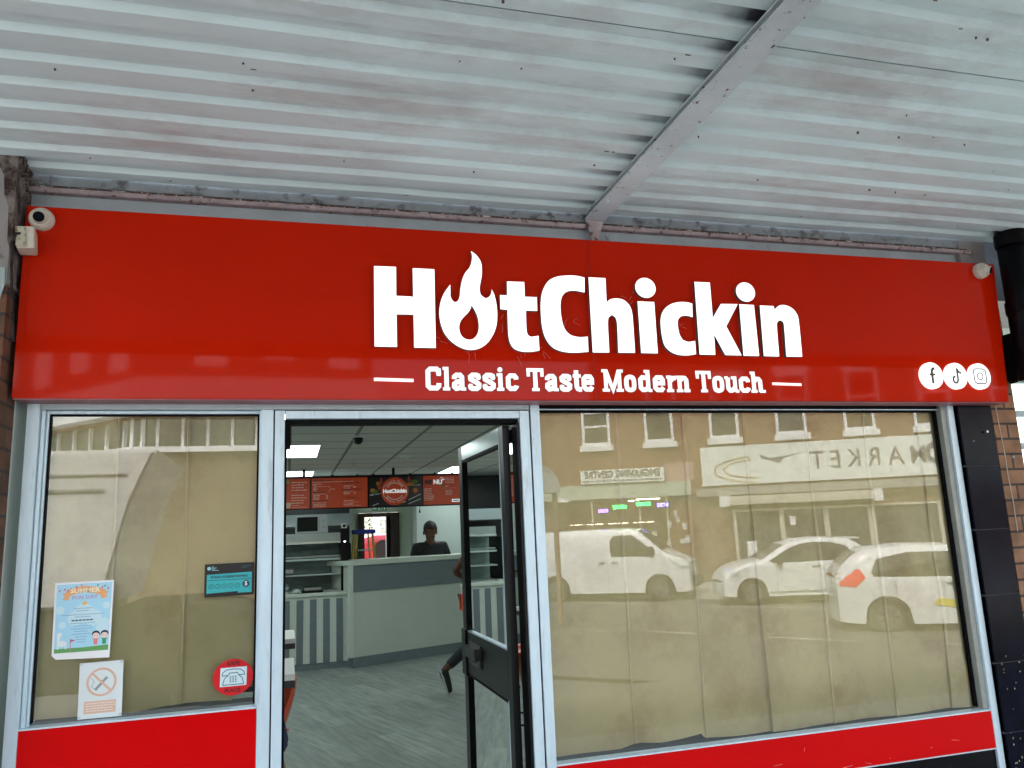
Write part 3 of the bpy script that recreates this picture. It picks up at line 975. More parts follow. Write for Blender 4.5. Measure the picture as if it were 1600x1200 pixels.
df = thing('door_frame', 'silver aluminium doorway frame between the two shop windows', 'door frame', (0.45, 0, 0))
def XD(a):
    return a - 0.45
d1 = MB()
d1.box(XD(-0.0545), XD(-0.0185), 0.0, 0.075, 0, 2.0935)
d1.box(XD(0.9155), XD(0.9555), 0.0, 0.075, 0, 2.0935)
d1.build('jamb', M_alu, df, bevel=0.0012)
MB().box(XD(-0.0165), XD(0.9135), 0.001, 0.075, 2.063, 2.0925).build('head', M_alu, df, bevel=0.0012)
d2 = MB()
d2.box(XD(-0.060), XD(0.962), 0.02, 0.095, 2.0935, 2.0975).box(XD(-0.0595), XD(-0.0548), 0.01, 0.095, 0, 2.0935).box(XD(0.956), XD(0.9625), 0.01, 0.095, 0, 2.0935)
d2.box(XD(-0.0183), XD(0.9153), 0.03, 0.10, 2.046, 2.0625)
d2.box(XD(-0.0183), XD(-0.010), 0.03, 0.10, 0, 2.046).box(XD(-0.0183), XD(0.004), 0.05, 0.10, 1.955, 2.046)
d2.build('seal', M_black, df)
MB().box(XD(0.905), XD(0.9153), 0.012, 0.10, 0, 2.046).build('hinge_jamb', M_dark, df)

rw = thing('shop_window', 'wide right shop window with a silver frame, covered inside with brown paper', 'window', (2.05, 0, 0))
def XR(a):
    return a - 2.05
f2 = MB()
f2.box(XR(0.963), XR(1.002), 0.0, 0.09, 0, 2.137)
f2.box(XR(3.098), XR(3.1345), 0.0, 0.09, 0, 2.137)
f2.build('frame', M_alu, rw, bevel=0.0012)
MB().box(XR(3.066), XR(3.0975), 0.012, 0.09, 0.7, 2.137).build('inner_jamb', mat('grey_reveal', (0.30, 0.32, 0.30), 0.5, metal=0.3, noise=0.1), rw, bevel=0.001)
MB().box(XR(1.0025), XR(3.0655), 0.030, 0.09, 2.106, 2.137).build('head_recess', M_black, rw)
MB().box(XR(1.0025), XR(3.0655), 0.0285, 0.06, 2.1015, 2.1055).build('head_bead', M_alu, rw)
gk = MB()
gk.box(XR(1.0025), XR(3.0655), 0.040, 0.06, 2.092, 2.1012).box(XR(1.0025), XR(1.008), 0.040, 0.06, 0.72, 2.092).box(XR(3.055), XR(3.0655), 0.040, 0.06, 0.72, 2.092)
gk.build('gasket', M_black, rw)
MB().cyl((XR(0.982), -0.002, 2.127), (XR(0.982), 0.001, 2.127), 0.004, n=10).build('rivet', M_black, rw)
g_ = MB()
g_.open = True
g_.add([(XR(1.006), 0.05, 0.712), (XR(3.06), 0.05, 0.712), (XR(3.06), 0.05, 2.094), (XR(1.006), 0.05, 2.094)], [(0, 1, 2, 3)])
g_.build('glass_pane', M_glass, rw)
MB().box(XR(1.0025), XR(3.0975), -0.004, 0.049, 0.7075, 0.7135).build('sill', M_alu, rw, bevel=0.001)
MB().box(XR(1.0025), XR(3.0975), 0.004, 0.0495, 0.5475, 0.7070).build('stall_riser', M_redlow, rw)
scr = MB()
for a, b_ in (((2.405, 0.560), (2.425, 0.556)), ((2.395, 0.563), (2.400, 0.562)), ((2.52, 0.566), (2.525, 0.567)), ((2.86, 0.606), (2.90, 0.600)), ((2.28, 0.555), (2.33, 0.560)), ((1.95, 0.60), (1.99, 0.603)), ((2.74, 0.585), (2.752, 0.587)), ((2.10, 0.64), (2.105, 0.655))):
    scr.stroke([(XR(a[0]), a[1]), (XR(b_[0]), b_[1])], 0.0016, 0.0034, 0.0041)
scr.build('scratches', mat('pale_scratch', (0.75, 0.25, 0.22), 0.6), rw)['kind'] = 'stuff'
MB().box(XR(1.0025), XR(3.0975), 0.002, 0.07, 0.5425, 0.547).build('riser_trim', M_alu, rw)
MB().box(XR(1.0025), XR(3.0975), 0.012, 0.09, 0.0, 0.542).build('plinth', mat('black_plinth', (0.004, 0.004, 0.006), 0.15, noise=0.4, spec=0.15), rw)
MB().box(XR(1.01), XR(3.09), 0.0505, 0.21, 0.66, 0.7095).build('inner_ledge', M_shadowbox, rw)

# brown paper sheets hung behind the glass
def paper(x0, x1, ztop, bottom, dy, label, grp, seed, lean=0.0):
    random.seed(seed)
    a1, a2, a3 = random.uniform(2, 5), random.uniform(0, 6), random.uniform(5, 11)
    def fn(u, v):
        x = x0 + (x1 - x0) * u + lean * (1 - v)
        zb = bottom(x)
        z = zb + (ztop - zb) * v
        y = 0.078 + dy + 0.005 * math.sin(a1 * x * 3 + a2 + z * 2.0) + 0.004 * math.sin(a3 * z + x * 4) + 0.003 * math.sin(14 * x + 9 * z + a1) * (1 - v)
        y += 0.010 * (1 - v) ** 6 * math.sin(9 * x + a2)
        y += 0.007 * mnoise.noise((x * 4, z * 2.6, seed)) + 0.0035 * mnoise.noise((x * 13 + z * 5, z * 7, seed + 3.3))
        y -= 0.007 * max(0.0, (u - 0.9) / 0.1) ** 2          # the edge curls to the glass
        return (x, y, z)
    mb = MB()
    mb.open = True
    mb.grid(fn, 40, 90)
    o = mb.build('paper_sheet', M_kraft, None, smooth=True)
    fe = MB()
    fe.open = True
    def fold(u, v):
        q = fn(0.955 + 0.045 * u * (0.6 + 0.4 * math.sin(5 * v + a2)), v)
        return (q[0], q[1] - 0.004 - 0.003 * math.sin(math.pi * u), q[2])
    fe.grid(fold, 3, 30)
    fe.build('fold_highlight', mat('kraft_highlight', (0.80, 0.72, 0.48), 0.6, noise=0.08), o, smooth=True)  # paler strip paints the highlight along the curled fold
    tag(o, label, 'paper', grp)
    return o
def lerp(tab):
    def f(x):
        if x <= tab[0][0]:
            return tab[0][1]
        for (xa, za), (xb, zb) in zip(tab, tab[1:]):
            if x <= xb:
                return za + (zb - za) * (x - xa) / (xb - xa)
        return tab[-1][1]
    return f
GL = 'brown paper sheets in the left window'
GR = 'brown paper sheets in the right window'
bl = lerp([(-0.83, 1.042), (-0.70, 1.040), (-0.53, 1.036), (-0.525, 1.034), (-0.41, 1.046), (-0.36, 1.050), (-0.24, 1.047), (-0.19, 1.043), (-0.186, 1.082), (-0.11, 1.088)])
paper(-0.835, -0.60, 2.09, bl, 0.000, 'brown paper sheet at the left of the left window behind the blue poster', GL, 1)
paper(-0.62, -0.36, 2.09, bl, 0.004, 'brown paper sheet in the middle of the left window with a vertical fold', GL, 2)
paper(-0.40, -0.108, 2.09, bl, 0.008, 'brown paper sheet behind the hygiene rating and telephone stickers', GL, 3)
br = lerp([(1.0, 0.716), (1.30, 0.722), (1.365, 0.738), (1.366, 0.738), (1.48, 0.728), (1.60, 0.733), (1.672, 0.738), (1.684, 0.720), (1.93, 0.716), (2.0, 0.714), (2.01, 0.7145), (3.10, 0.7145)])
edges = [(1.002, 1.385), (1.370, 1.712), (1.695, 2.020), (2.008, 2.342), (2.325, 2.668), (2.655, 2.985), (2.970, 3.075)]
names = ['brown paper sheet beside the open door, first from the left in the right window', 'brown paper sheet with its bottom edge lifted, second in the right window',
         'brown paper sheet third from the left in the right window', 'brown paper sheet in the middle of the right window, fourth from the left',
         'brown paper sheet fifth from the left in the right window', 'brown paper sheet next to last in the right window, beside a dark gap',
         'narrow brown paper strip at the right end of the right window']
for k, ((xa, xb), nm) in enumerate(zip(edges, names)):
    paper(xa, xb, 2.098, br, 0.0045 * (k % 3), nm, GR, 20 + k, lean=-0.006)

# notices stuck to the inside of the left window (on the glass)
def card(name, label, cat, corners, m, y=0.047, th=0.0012):
    t = thing(name, label, cat, (0, 0, 0))
    MB().prism(corners, y, y + th).build('sheet', m, t)
    return t
po_ = card('poster', 'pale blue event poster with a ribbon banner and two cartoon children in the left window', 'poster',
           [(-0.764, 1.237), (-0.597, 1.232), (-0.594, 1.494), (-0.780, 1.494), (-0.778, 1.251)], mat('poster_paper', (0.86, 0.88, 0.9), 0.4))
Mp = lambda n, c: mat('print_' + n, c, 0.45)
yp = 0.0462
def ppart(name, m, f, yy):
    mb = MB()
    f(mb, yy, 0.0468)
    return mb.build(name, m, po_)
ppart('sky_print', Mp('sky', (0.40, 0.72, 0.88)), lambda b, a, c: b.prism([(-0.771, 1.262), (-0.603, 1.262), (-0.600, 1.488), (-0.774, 1.486)], a, c), 0.0464)
ppart('cloud_print', Mp('cloud', (0.58, 0.80, 0.88)), lambda b, a, c: [b.disc(x, z, r, a - 0.00002 * i, c - 0.0003, 20) for i, (x, z, r) in enumerate([(-0.685, 1.385, 0.034), (-0.71, 1.37, 0.025), (-0.655, 1.37, 0.028), (-0.76, 1.40, 0.014), (-0.62, 1.35, 0.018), (-0.625, 1.33, 0.02), (-0.75, 1.35, 0.012), (-0.615, 1.41, 0.012)])], 0.0461)
ppart('grass_print', Mp('grass', (0.12, 0.36, 0.10)), lambda b, a, c: b.prism([(-0.771, 1.258), (-0.6025, 1.258), (-0.6025, 1.276), (-0.68, 1.272), (-0.771, 1.272)], a, c), 0.0462)
ppart('ribbon_print', Mp('ribbon', (0.85, 0.42, 0.18)), lambda b, a, c: [b.stroke([(-0.742, 1.452), (-0.72, 1.463), (-0.685, 1.468), (-0.65, 1.463), (-0.622, 1.452)], 0.022, a, c),
      b.prism([(-0.755, 1.437), (-0.735, 1.432), (-0.73, 1.455), (-0.757, 1.458), (-0.748, 1.447)], a + .0001, c), b.prism([(-0.632, 1.432), (-0.612, 1.437), (-0.617, 1.447), (-0.608, 1.458), (-0.634, 1.455)], a + .0001, c)], 0.0460)
text('SUMMER', 0.021, Mp('cream', (0.95, 0.86, 0.62)), po_, 'title', -0.684, 0.0456, 1.463, bold=0.0006, sx=1.15)
text('FUN DAY', 0.016, Mp('violet', (0.50, 0.30, 0.55)), po_, 'title', -0.684, 0.0459, 1.440, bold=0.0004, sx=1.1, spacing=1.1)
def bunting(b, a, c):
    for i, (x, z) in enumerate([(-0.768, 1.468), (-0.752, 1.472), (-0.742, 1.468), (-0.716, 1.479), (-0.634, 1.474), (-0.615, 1.470), (-0.70, 1.484)]):
        b.prism([(x, z), (x + 0.008, z + 0.001), (x + 0.003, z - 0.008)], a, c)
ppart('bunting_print', Mp('pink', (0.70, 0.14, 0.25)), bunting, 0.0459)
ppart('bunting_print', Mp('green', (0.15, 0.40, 0.20)), lambda b, a, c: [b.prism([(x, z), (x + 0.008, z + 0.001), (x + 0.003, z - 0.008)], a, c) for x, z in ((-0.648, 1.482), (-0.733, 1.474), (-0.626, 1.478))], 0.0459)
ppart('badge_print', Mp('orange', (0.85, 0.45, 0.10)), lambda b, a, c: b.disc(-0.684, 1.420, 0.007, a, c, 8), 0.0459)
def txtlines(b, a, c):
    random.seed(2)
    for z, w in ((1.402, 0.05), (1.394, 0.042), (1.381, 0.13), (1.373, 0.045), (1.352, 0.07), (1.343, 0.05), (1.334, 0.064), (1.325, 0.042), (1.316, 0.056), (1.307, 0.036), (1.298, 0.03), (1.289, 0.022)):
        x = -0.690 - w / 2
        while x < -0.690 + w / 2:
            q_ = random.uniform(0.003, 0.009)
            b.box(x, x + q_, a, c, z, z + 0.0028)
            x += q_ + 0.0015
ppart('small_print', Mp('ink', (0.28, 0.45, 0.62)), txtlines, 0.0457)
ppart('bold_line', Mp('navy', (0.04, 0.10, 0.18)), lambda b, a, c: [b.box(-0.722 + i * 0.0115, -0.7125 + i * 0.0115, a, c, 1.361, 1.3655) for i in range(6)], 0.0457)
for i, (cx, shirt, nm) in enumerate(((-0.643, (0.80, 0.22, 0.22), 'red'), (-0.616, (0.05, 0.35, 0.15), 'green'))):
    ppart('cartoon_hair', Mp('hair', (0.012, 0.015, 0.05)), lambda b, a, c: b.disc(cx, 1.3135, 0.0128, a, c, 20, 0.0118), 0.0459)
    ppart('cartoon_face', Mp('face', (0.86, 0.66, 0.60)), lambda b, a, c: b.disc(cx, 1.3085, 0.0110, a, c, 20, 0.0098), 0.0458)
    ppart('cartoon_eyes', Mp('eye', (0.02, 0.02, 0.03)), lambda b, a, c: [b.box(cx - 0.006, cx - 0.0035, a, c, 1.308, 1.3095), b.box(cx + 0.0035, cx + 0.006, a, c, 1.308, 1.3095)], 0.0456)
    ppart('cartoon_shirt', mat('print_shirt_' + nm, shirt, 0.5), lambda b, a, c: b.prism([(cx - 0.009, 1.299), (cx + 0.009, 1.299), (cx + 0.006, 1.293), (cx + 0.006, 1.279), (cx - 0.006, 1.279), (cx - 0.006, 1.293)], a, c), 0.0459)
ppart('alpaca_print', Mp('alpaca', (0.80, 0.84, 0.88)), lambda b, a, c: [b.disc(-0.757, 1.318, 0.008, a, c, 16), b.box(-0.764, -0.755, a + .0001, c, 1.285, 1.316), b.disc(-0.748, 1.288, 0.015, a + .0002, c, 20, 0.010), b.box(-0.762, -0.758, a, c, 1.27, 1.285), b.box(-0.738, -0.734, a, c, 1.27, 1.285)], 0.0459)
ppart('flag_print', Mp('pink', (0, 0, 0)), lambda b, a, c: [b.prism([(-0.722, 1.302), (-0.722, 1.291), (-0.705, 1.297)], a, c), b.box(-0.7225, -0.7205, a, c, 1.262, 1.303)], 0.0457)

ns = card('no_smoking_notice', 'faded white no smoking notice with a crossed-out cigarette, below the blue poster', 'notice',
          [(-0.686, 1.036), (-0.549, 1.036), (-0.551, 1.220), (-0.688, 1.219)], mat('notice_white', (0.72, 0.80, 0.80), 0.35), y=0.0445)
M_fade = mat('faded_red', (0.72, 0.46, 0.34), 0.5)
MB().ring(-0.617, 1.153, 0.047, 0.040, 0.0435, 0.0440, 44).stroke([(-0.648, 1.184), (-0.586, 1.122)], 0.007, 0.0433, 0.0440).build('prohibition_ring', M_fade, ns)
MB().stroke([(-0.636, 1.128), (-0.600, 1.168)], 0.009, 0.0437, 0.0442).build('cigarette', mat('faded_grey', (0.30, 0.33, 0.33), 0.5), ns)
MB().stroke([(-0.638, 1.13), (-0.648, 1.14), (-0.640, 1.155), (-0.65, 1.17)], 0.003, 0.0437, 0.0442).build('smoke_mark', mat('faded_blue', (0.45, 0.58, 0.62), 0.5), ns)
MB().box(-0.668, -0.569, 0.0437, 0.0443, 1.052, 1.092).build('text_block', M_fade, ns)
tl = MB()
random.seed(6)
for z in (1.083, 1.075, 1.067, 1.059):
    x = -0.662
    while x < -0.578:
        q_ = random.uniform(0.004, 0.012)
        tl.box(x, x + q_, 0.0432, 0.0436, z, z + 0.003)
        x += q_ + 0.002
tl.build('small_print', mat('notice_cream', (0.80, 0.76, 0.68), 0.5), ns)
cn = MB()
for x, z in ((-0.683, 1.214), (-0.556, 1.215), (-0.681, 1.042), (-0.554, 1.042)):
    cn.cyl((x, 0.041, z), (x, 0.0445, z), 0.004, n=12)
cn.build('corner_stud', mat('clear_stud', (0.6, 0.66, 0.68), 0.2), ns)

hy = card('hygiene_rating_sticker', 'black and turquoise food hygiene rating sticker showing five, in the left window', 'sticker',
          [(-0.293, 1.414), (-0.1215, 1.416), (-0.1215, 1.532), (-0.294, 1.532)], mat('sticker_black', (0.008, 0.009, 0.012), 0.3), y=0.0462)
M_tq = mat('sticker_turquoise', (0.03, 0.42, 0.44), 0.4)
M_hk = mat('sticker_ink', (0.01, 0.05, 0.08), 0.4)
MB().prism([(-0.286, 1.427), (-0.178, 1.431), (-0.178, 1.425), (-0.130, 1.425), (-0.130, 1.498), (-0.286, 1.494)], 0.0456, 0.0461).build('panel', M_tq, hy)
text('FOOD HYGIENE RATING', 0.0125, M_hk, hy, 'lettering', -0.2085, 0.0453, 1.484, bold=0.0003, sx=0.92)
hg = MB()
hg.box(-0.284, -0.132, 0.0452, 0.0455, 1.4725, 1.4745)
for i in range(5):
    hg.ring(-0.270 + i * 0.0225, 1.4515, 0.0088, 0.0072, 0.0452, 0.0455, 24)
hg.disc(-0.150, 1.456, 0.0125, 0.0450, 0.0455, 28)
hg.prism([(-0.152, 1.4725), (-0.148, 1.4725), (-0.150, 1.468)], 0.0451, 0.0455)
hg.build('rating_circles', M_hk, hy)
for i in range(5):
    text(str(i), 0.010, M_hk, hy, 'digit', -0.270 + i * 0.0225, 0.0453, 1.4515)
text('5', 0.021, mat('sticker_white', (0.8, 0.85, 0.85), 0.4), hy, 'digit', -0.150, 0.0445, 1.456, bold=0.0005)
hl = MB()
hl.disc(-0.279, 1.516, 0.0065, 0.0456, 0.0461, 20)
for z, w in ((1.5205, 0.008), (1.5165, 0.017), (1.5125, 0.012), (1.508, 0.024)):
    hl.box(-0.270, -0.270 + w, 0.0456, 0.0461, z, z + 0.0018)
hl.build('agency_mark', mat('sticker_pale', (0.30, 0.62, 0.64), 0.4), hy)
MB().box(-0.166, -0.134, 0.0458, 0.0461, 1.5195, 1.521).box(-0.166, -0.146, 0.0458, 0.0461, 1.5145, 1.516).build('registration_mark', mat('sticker_dim', (0.03, 0.12, 0.14), 0.4), hy)

ph = thing('telephone_sticker', 'round red sticker with a white square showing a telephone, low in the left window', 'sticker', (0, 0, 0))
MB().disc(-0.188, 1.131, 0.0695, 0.0455, 0.0462, 56, 0.0625).build('disc', mat('sticker_red', (0.62, 0.004, 0.010), 0.35), ph)
MB().prism([(-0.2325, 1.100), (-0.142, 1.101), (-0.141, 1.165), (-0.231, 1.165)], 0.0449, 0.0454).build('square', mat('sticker_paper', (0.62, 0.78, 0.82), 0.5), ph)
tp = MB()
W = 0.0028
cx, cz = -0.187, 1.132
for pts, cl in (([(-.038, .006), (-.036, .016), (-.024, .025), (.0, .027), (.024, .025), (.036, .016), (.038, .006), (.018, .006), (.014, .014), (-.014, .014), (-.018, .006)], 1),
                ([(-.018, .006), (-.030, -.004), (-.036, -.026)], 0), ([(.018, .006), (.030, -.004), (.036, -.026)], 0), ([(-.036, -.026), (.036, -.026)], 0)):
    tp.stroke([(cx + a, cz + b) for a, b in pts], W, 0.0444, 0.0448, bool(cl))
for i in range(4):
    for j in range(3):
        tp.box(cx - .012 + j * .009, cx - .007 + j * .009, 0.0444, 0.0448, cz + .0 - i * .006, cz + .0035 - i * .006)
tp.build('telephone_drawing', mat('drawing_ink', (0.05, 0.16, 0.20), 0.5), ph)
text('SAFE', 0.019, mat('sticker_darkred', (0.12, 0.002, 0.004), 0.5), ph, 'lettering', -0.187, 0.0451, 1.178, bold=0.0007, sx=1.1)
text('PLACE', 0.017, mat('sticker_darkred', (0, 0, 0)), ph, 'lettering', -0.189, 0.0451, 1.086, bold=0.0006, sx=1.1)

# ------------------------------------------------------------ open glass door
gd = thing('glass_door', 'black framed glass door standing open into the shop on its right hinge', 'door', (0.880, 0.10, 0), R(90.6))
st = MB()
st.box(0.0, 0.060, -0.015, 0.015, 0.01, 2.045)
st.box(0.800, 0.872, -0.015, 0.015, 0.01, 2.045)
st.build('stile', M_dark, gd, bevel=0.0015)
MB().box(0.0605, 0.7995, -0.015, 0.015, 1.975, 2.045).build('top_rail', mat('polished_rail', (0.45, 0.52, 0.54), 0.16, metal=0.8, noise=0.05), gd, bevel=0.0015)
MB().box(0.0605, 0.7995, -0.015, 0.015, 0.93, 1.125).build('middle_rail', M_dark, gd, bevel=0.0015)
MB().box(0.0605, 0.7995, -0.015, 0.015, 0.01, 0.20).build('bottom_rail', M_dark, gd, bevel=0.0015)
bd = MB()
for z0, z1 in ((1.1255, 1.9745), (0.2005, 0.9295)):
    bd.box(0.061, 0.067, -0.0165, 0.0165, z0, z1).box(0.067, 0.795, -0.013, 0.013, z0, z0 + 0.006)
bd.build('glazing_bead', M_alu, gd)
bd = MB()
for z0, z1 in ((1.1255, 1.9745), (0.2005, 0.9295)):
    bd.box(0.793, 0.7995, -0.014, 0.014, z0, z1).box(0.067, 0.793, -0.0135, 0.0135, z1 - 0.012, z1)
bd.build('gasket', M_black, gd)
for z0, z1 in ((1.1315, 1.962), (0.206, 0.918)):
    g_ = MB()
    g_.open = True
    g_.add([(0.067, 0, z0), (0.793, 0, z0), (0.793, 0, z1), (0.067, 0, z1)], [(0, 1, 2, 3)])
    g_.build('glass_pane', M_dglass, gd)
lk = MB()
lk.box(0.795, 0.885, -0.024, 0.024, 0.915, 1.135)
lo = lk.build('lock_case', M_dark, gd, bevel=0.003)
MB().cyl((0.875, 0.023, 1.11), (0.875, 0.0275, 1.11), 0.005, n=10).cyl((0.875, 0.023, 0.945), (0.875, 0.0275, 0.945), 0.005, n=10).build('screw_head', M_steel, lo)
MB().box(0.52, 0.72, 0.0155, 0.045, 1.02, 1.075).box(0.50, 0.74, 0.0155, 0.022, 0.985, 1.09).build('push_pad', mat('black_pad', (0.02, 0.022, 0.026), 0.3), gd, bevel=0.003)
MB().box(0.53, 0.66, 0.0225, 0.027, 0.990, 1.003).build('badge', mat('scuffed_badge', (0.15, 0.14, 0.14), 0.4, noise=0.5, nscale=60), gd)
MB().box(0.02, 0.085, -0.04, -0.016, 1.975, 2.03).build('closer', M_dark, gd, bevel=0.003)
MB().cyl((0.874, 0.01, 0.55), (0.888, 0.01, 0.55), 0.007, n=12).build('door_bolt', M_steel, gd)

# ------------------------------------------------------------ shop interior shell
def plank_mat():
    m = bpy.data.materials.new('grey_vinyl_planks')
    m.use_nodes = True
    N, L = m.node_tree.nodes, m.node_tree.links
    p = N['Principled BSDF']
    p.inputs['Roughness'].default_value = 0.42
    tc = N.new('ShaderNodeTexCoord')
    mp = N.new('ShaderNodeMapping')
    mp.inputs['Rotation'].default_value = (0, 0, R(72))
    L.new(tc.outputs['Object'], mp.inputs['Vector'])
    b = N.new('ShaderNodeTexBrick')
    b.inputs['Scale'].default_value = 1
    b.inputs['Brick Width'].default_value = 1.15
    b.inputs['Row Height'].default_value = 0.17
    b.inputs['Mortar Size'].default_value = 0.0015
    b.inputs['Color1'].default_value = (0.27, 0.31, 0.285, 1)
    b.inputs['Color2'].default_value = (0.19, 0.22, 0.205, 1)
    b.inputs['Mortar'].default_value = (0.09, 0.10, 0.10, 1)
    L.new(mp.outputs['Vector'], b.inputs['Vector'])
    mp2 = N.new('ShaderNodeMapping')
    mp2.inputs['Scale'].default_value = (1.2, 9, 1)
    L.new(mp.outputs['Vector'], mp2.inputs['Vector'])
    n = N.new('ShaderNodeTexNoise')
    n.inputs['Scale'].default_value = 2.5
    n.inputs['Detail'].default_value = 8
    L.new(mp2.outputs['Vector'], n.inputs['Vector'])
    r = N.new('ShaderNodeMapRange')
    r.inputs['From Min'].default_value = 0.3
    r.inputs['From Max'].default_value = 0.7
    r.inputs['To Min'].default_value = 0.72
    r.inputs['To Max'].default_value = 1.25
    L.new(n.outputs['Fac'], r.inputs['Value'])
    sc = N.new('ShaderNodeVectorMath')
    sc.operation = 'SCALE'
    L.new(b.outputs['Color'], sc.inputs[0])
    L.new(r.outputs['Result'], sc.inputs['Scale'])
    L.new(sc.outputs['Vector'], p.inputs['Base Color'])
    return m
def tile_mat():
    m = bpy.data.materials.new('ceiling_tiles')
    m.use_nodes = True
    N, L = m.node_tree.nodes, m.node_tree.links
    p = N['Principled BSDF']
    p.inputs['Roughness'].default_value = 0.85
    tc = N.new('ShaderNodeTexCoord')
    b = N.new('ShaderNodeTexBrick')
    b.offset = 0.0
    b.inputs['Scale'].default_value = 1
    b.inputs['Brick Width'].default_value = 0.6
    b.inputs['Row Height'].default_value = 0.6
    b.inputs['Mortar Size'].default_value = 0.018
    b.inputs['Color1'].default_value = (0.66, 0.62, 0.57, 1)
    b.inputs['Color2'].default_value = (0.60, 0.575, 0.54, 1)
    b.inputs['Mortar'].default_value = (0.22, 0.22, 0.21, 1)
    L.new(tc.outputs['Object'], b.inputs['Vector'])
    n = N.new('ShaderNodeTexNoise')
    n.inputs['Scale'].default_value = 90
    L.new(tc.outputs['Object'], n.inputs['Vector'])
    r = N.new('ShaderNodeMapRange')
    r.inputs['To Min'].default_value = 0.8
    r.inputs['To Max'].default_value = 1.2
    L.new(n.outputs['Fac'], r.inputs['Value'])
    sc = N.new('ShaderNodeVectorMath')
    sc.operation = 'SCALE'
    L.new(b.outputs['Color'], sc.inputs[0])
    L.new(r.outputs['Result'], sc.inputs['Scale'])
    L.new(sc.outputs['Vector'], p.inputs['Base Color'])
    return m
M_wall = mat('pale_green_wall', (0.52, 0.60, 0.57), 0.7, noise=0.04, nscale=2)
M_wallg = mat('cream_green_wall', (0.62, 0.74, 0.60), 0.7, noise=0.04, nscale=2)
struct(MB().box(-2.2, 4.2, 0.002, 10.4, -0.2, 0.003).build('floor', plank_mat()))
struct(MB().box(-2.2, 4.2, 0.09, 10.4, 2.55, 2.70).build('ceiling', tile_mat(), loc=(0, 0, 0)))
struct(MB().box(-2.3, -2.2, 0.0, 10.4, 0, 3.3).build('wall_left', M_wall))
struct(MB().box(4.2, 4.3, 0.0, 10.4, 0, 3.3).build('wall_right', M_wall))
w = MB()
w.box(-2.2, 1.08, 10.05, 10.25, 0, 2.55).box(1.74, 4.2, 10.05, 10.25, 0, 2.55).box(1.08, 1.74, 10.05, 10.25, 2.01, 2.55)
struct(w.build('wall_back', M_wallg))
struct(MB().box(1.93, 4.2, 9.4, 10.045, 0, 2.55).build('wall_partition', M_wall))
struct(MB().box(-2.2, 0.92, 9.75, 10.04, 0, 2.55).build('wall_kitchen', mat('dark_cladding', (0.03, 0.033, 0.036), 0.4, noise=0.2)))
# outer wall returns either side of the shopfront
struct(MB().box(-2.2, -0.93, 0.005, 0.25, 0, 3.3).build('wall_front_left', M_wall))
struct(MB().box(3.342, 4.3, 0.405, 0.455, 0, 3.3).build('wall_front_right', M_wall))
struct(MB().box(-2.3, 4.3, 0.255, 10.4, 2.75, 3.34).build('ceiling_void', M_shadowbox))

# ceiling light panels
M_panel = mat('led_panel', (0.9, 0.9, 0.9), 0.5, emit=1.3, ecol=(0.88, 1.0, 0.97))
M_trim = mat('white_trim', (0.7, 0.72, 0.7), 0.5)
cl0 = None
spots = [(0.0, 2.98, 'ceiling light panel nearest the doorway on the left, seen just under the door head'), (0.0, 5.63, 'large ceiling light panel at the left, second row from the door'),
         (0.03, 8.75, 'ceiling light panel at the far left just above the menu boards'), (2.5, 2.98, 'ceiling light panel on the right nearest the shop window'),
         (2.5, 5.6, 'ceiling light panel seen through the gap beside the door hinge'), (2.5, 8.45, 'ceiling light panel at the far right, cut by the open door'),
         (-1.6, 4.3, 'ceiling light panel by the left wall, nearer the street'), (-1.6, 7.2, 'ceiling light panel by the left wall, above the hot display')]
for i, (x, y, lab) in enumerate(spots):
    if i == 0:
        t = thing('ceiling_light', lab, 'ceiling light', (x, y, 2.55), 0, 'square panel lights in the shop ceiling')
        MB().box(-0.295, 0.295, -0.595, 0.595, -0.006, -0.002).build('diffuser', M_panel, t)
        f_ = MB()
        f_.box(-0.31, 0.31, -0.61, -0.596, -0.010, -0.001).box(-0.31, 0.31, 0.596, 0.61, -0.010, -0.001).box(-0.31, -0.296, -0.595, 0.595, -0.010, -0.001).box(0.296, 0.31, -0.595, 0.595, -0.010, -0.001)
        f_.build('frame', M_trim, t)
        cl0 = t
    else:
        t = copy_tree(cl0)
        t.location = (x, y, 2.55)
        t['label'] = lab
dc = thing('ceiling_camera', 'small black and white dome camera on the shop ceiling', 'camera', (0.62, 4.40, 2.55))
MB().cyl((0, 0, -0.018), (0, 0, -0.001), 0.062, 0.066, 28).build('base', M_white, dc)
MB().ball((0, 0, -0.030), 0.048, 0.048, 0.050, 24, 14).build('dome', M_lens, dc, smooth=True)
sd = thing('smoke_detector', 'white smoke detector on the shop ceiling in front of the menu boards', 'smoke detector', (1.32, 6.25, 2.55))
MB().cyl((0, 0, -0.022), (0, 0, -0.001), 0.062, 0.068, 28).build('base', M_white, sd)
MB().cyl((0, 0, -0.045), (0, 0, -0.0222), 0.040, 0.052, 28).build('sensor', M_cream, sd)
sp2 = thing('sprinkler_head', 'small silver sprinkler hanging from a ceiling joint', 'sprinkler', (0.78, 7.0, 2.55))
MB().cyl((0, 0, -0.055), (0, 0, -0.001), 0.010, n=12).build('stem', M_steel, sp2)
MB().cyl((0, 0, -0.062), (0, 0, -0.0552), 0.024, n=16).build('rose', M_steel, sp2)

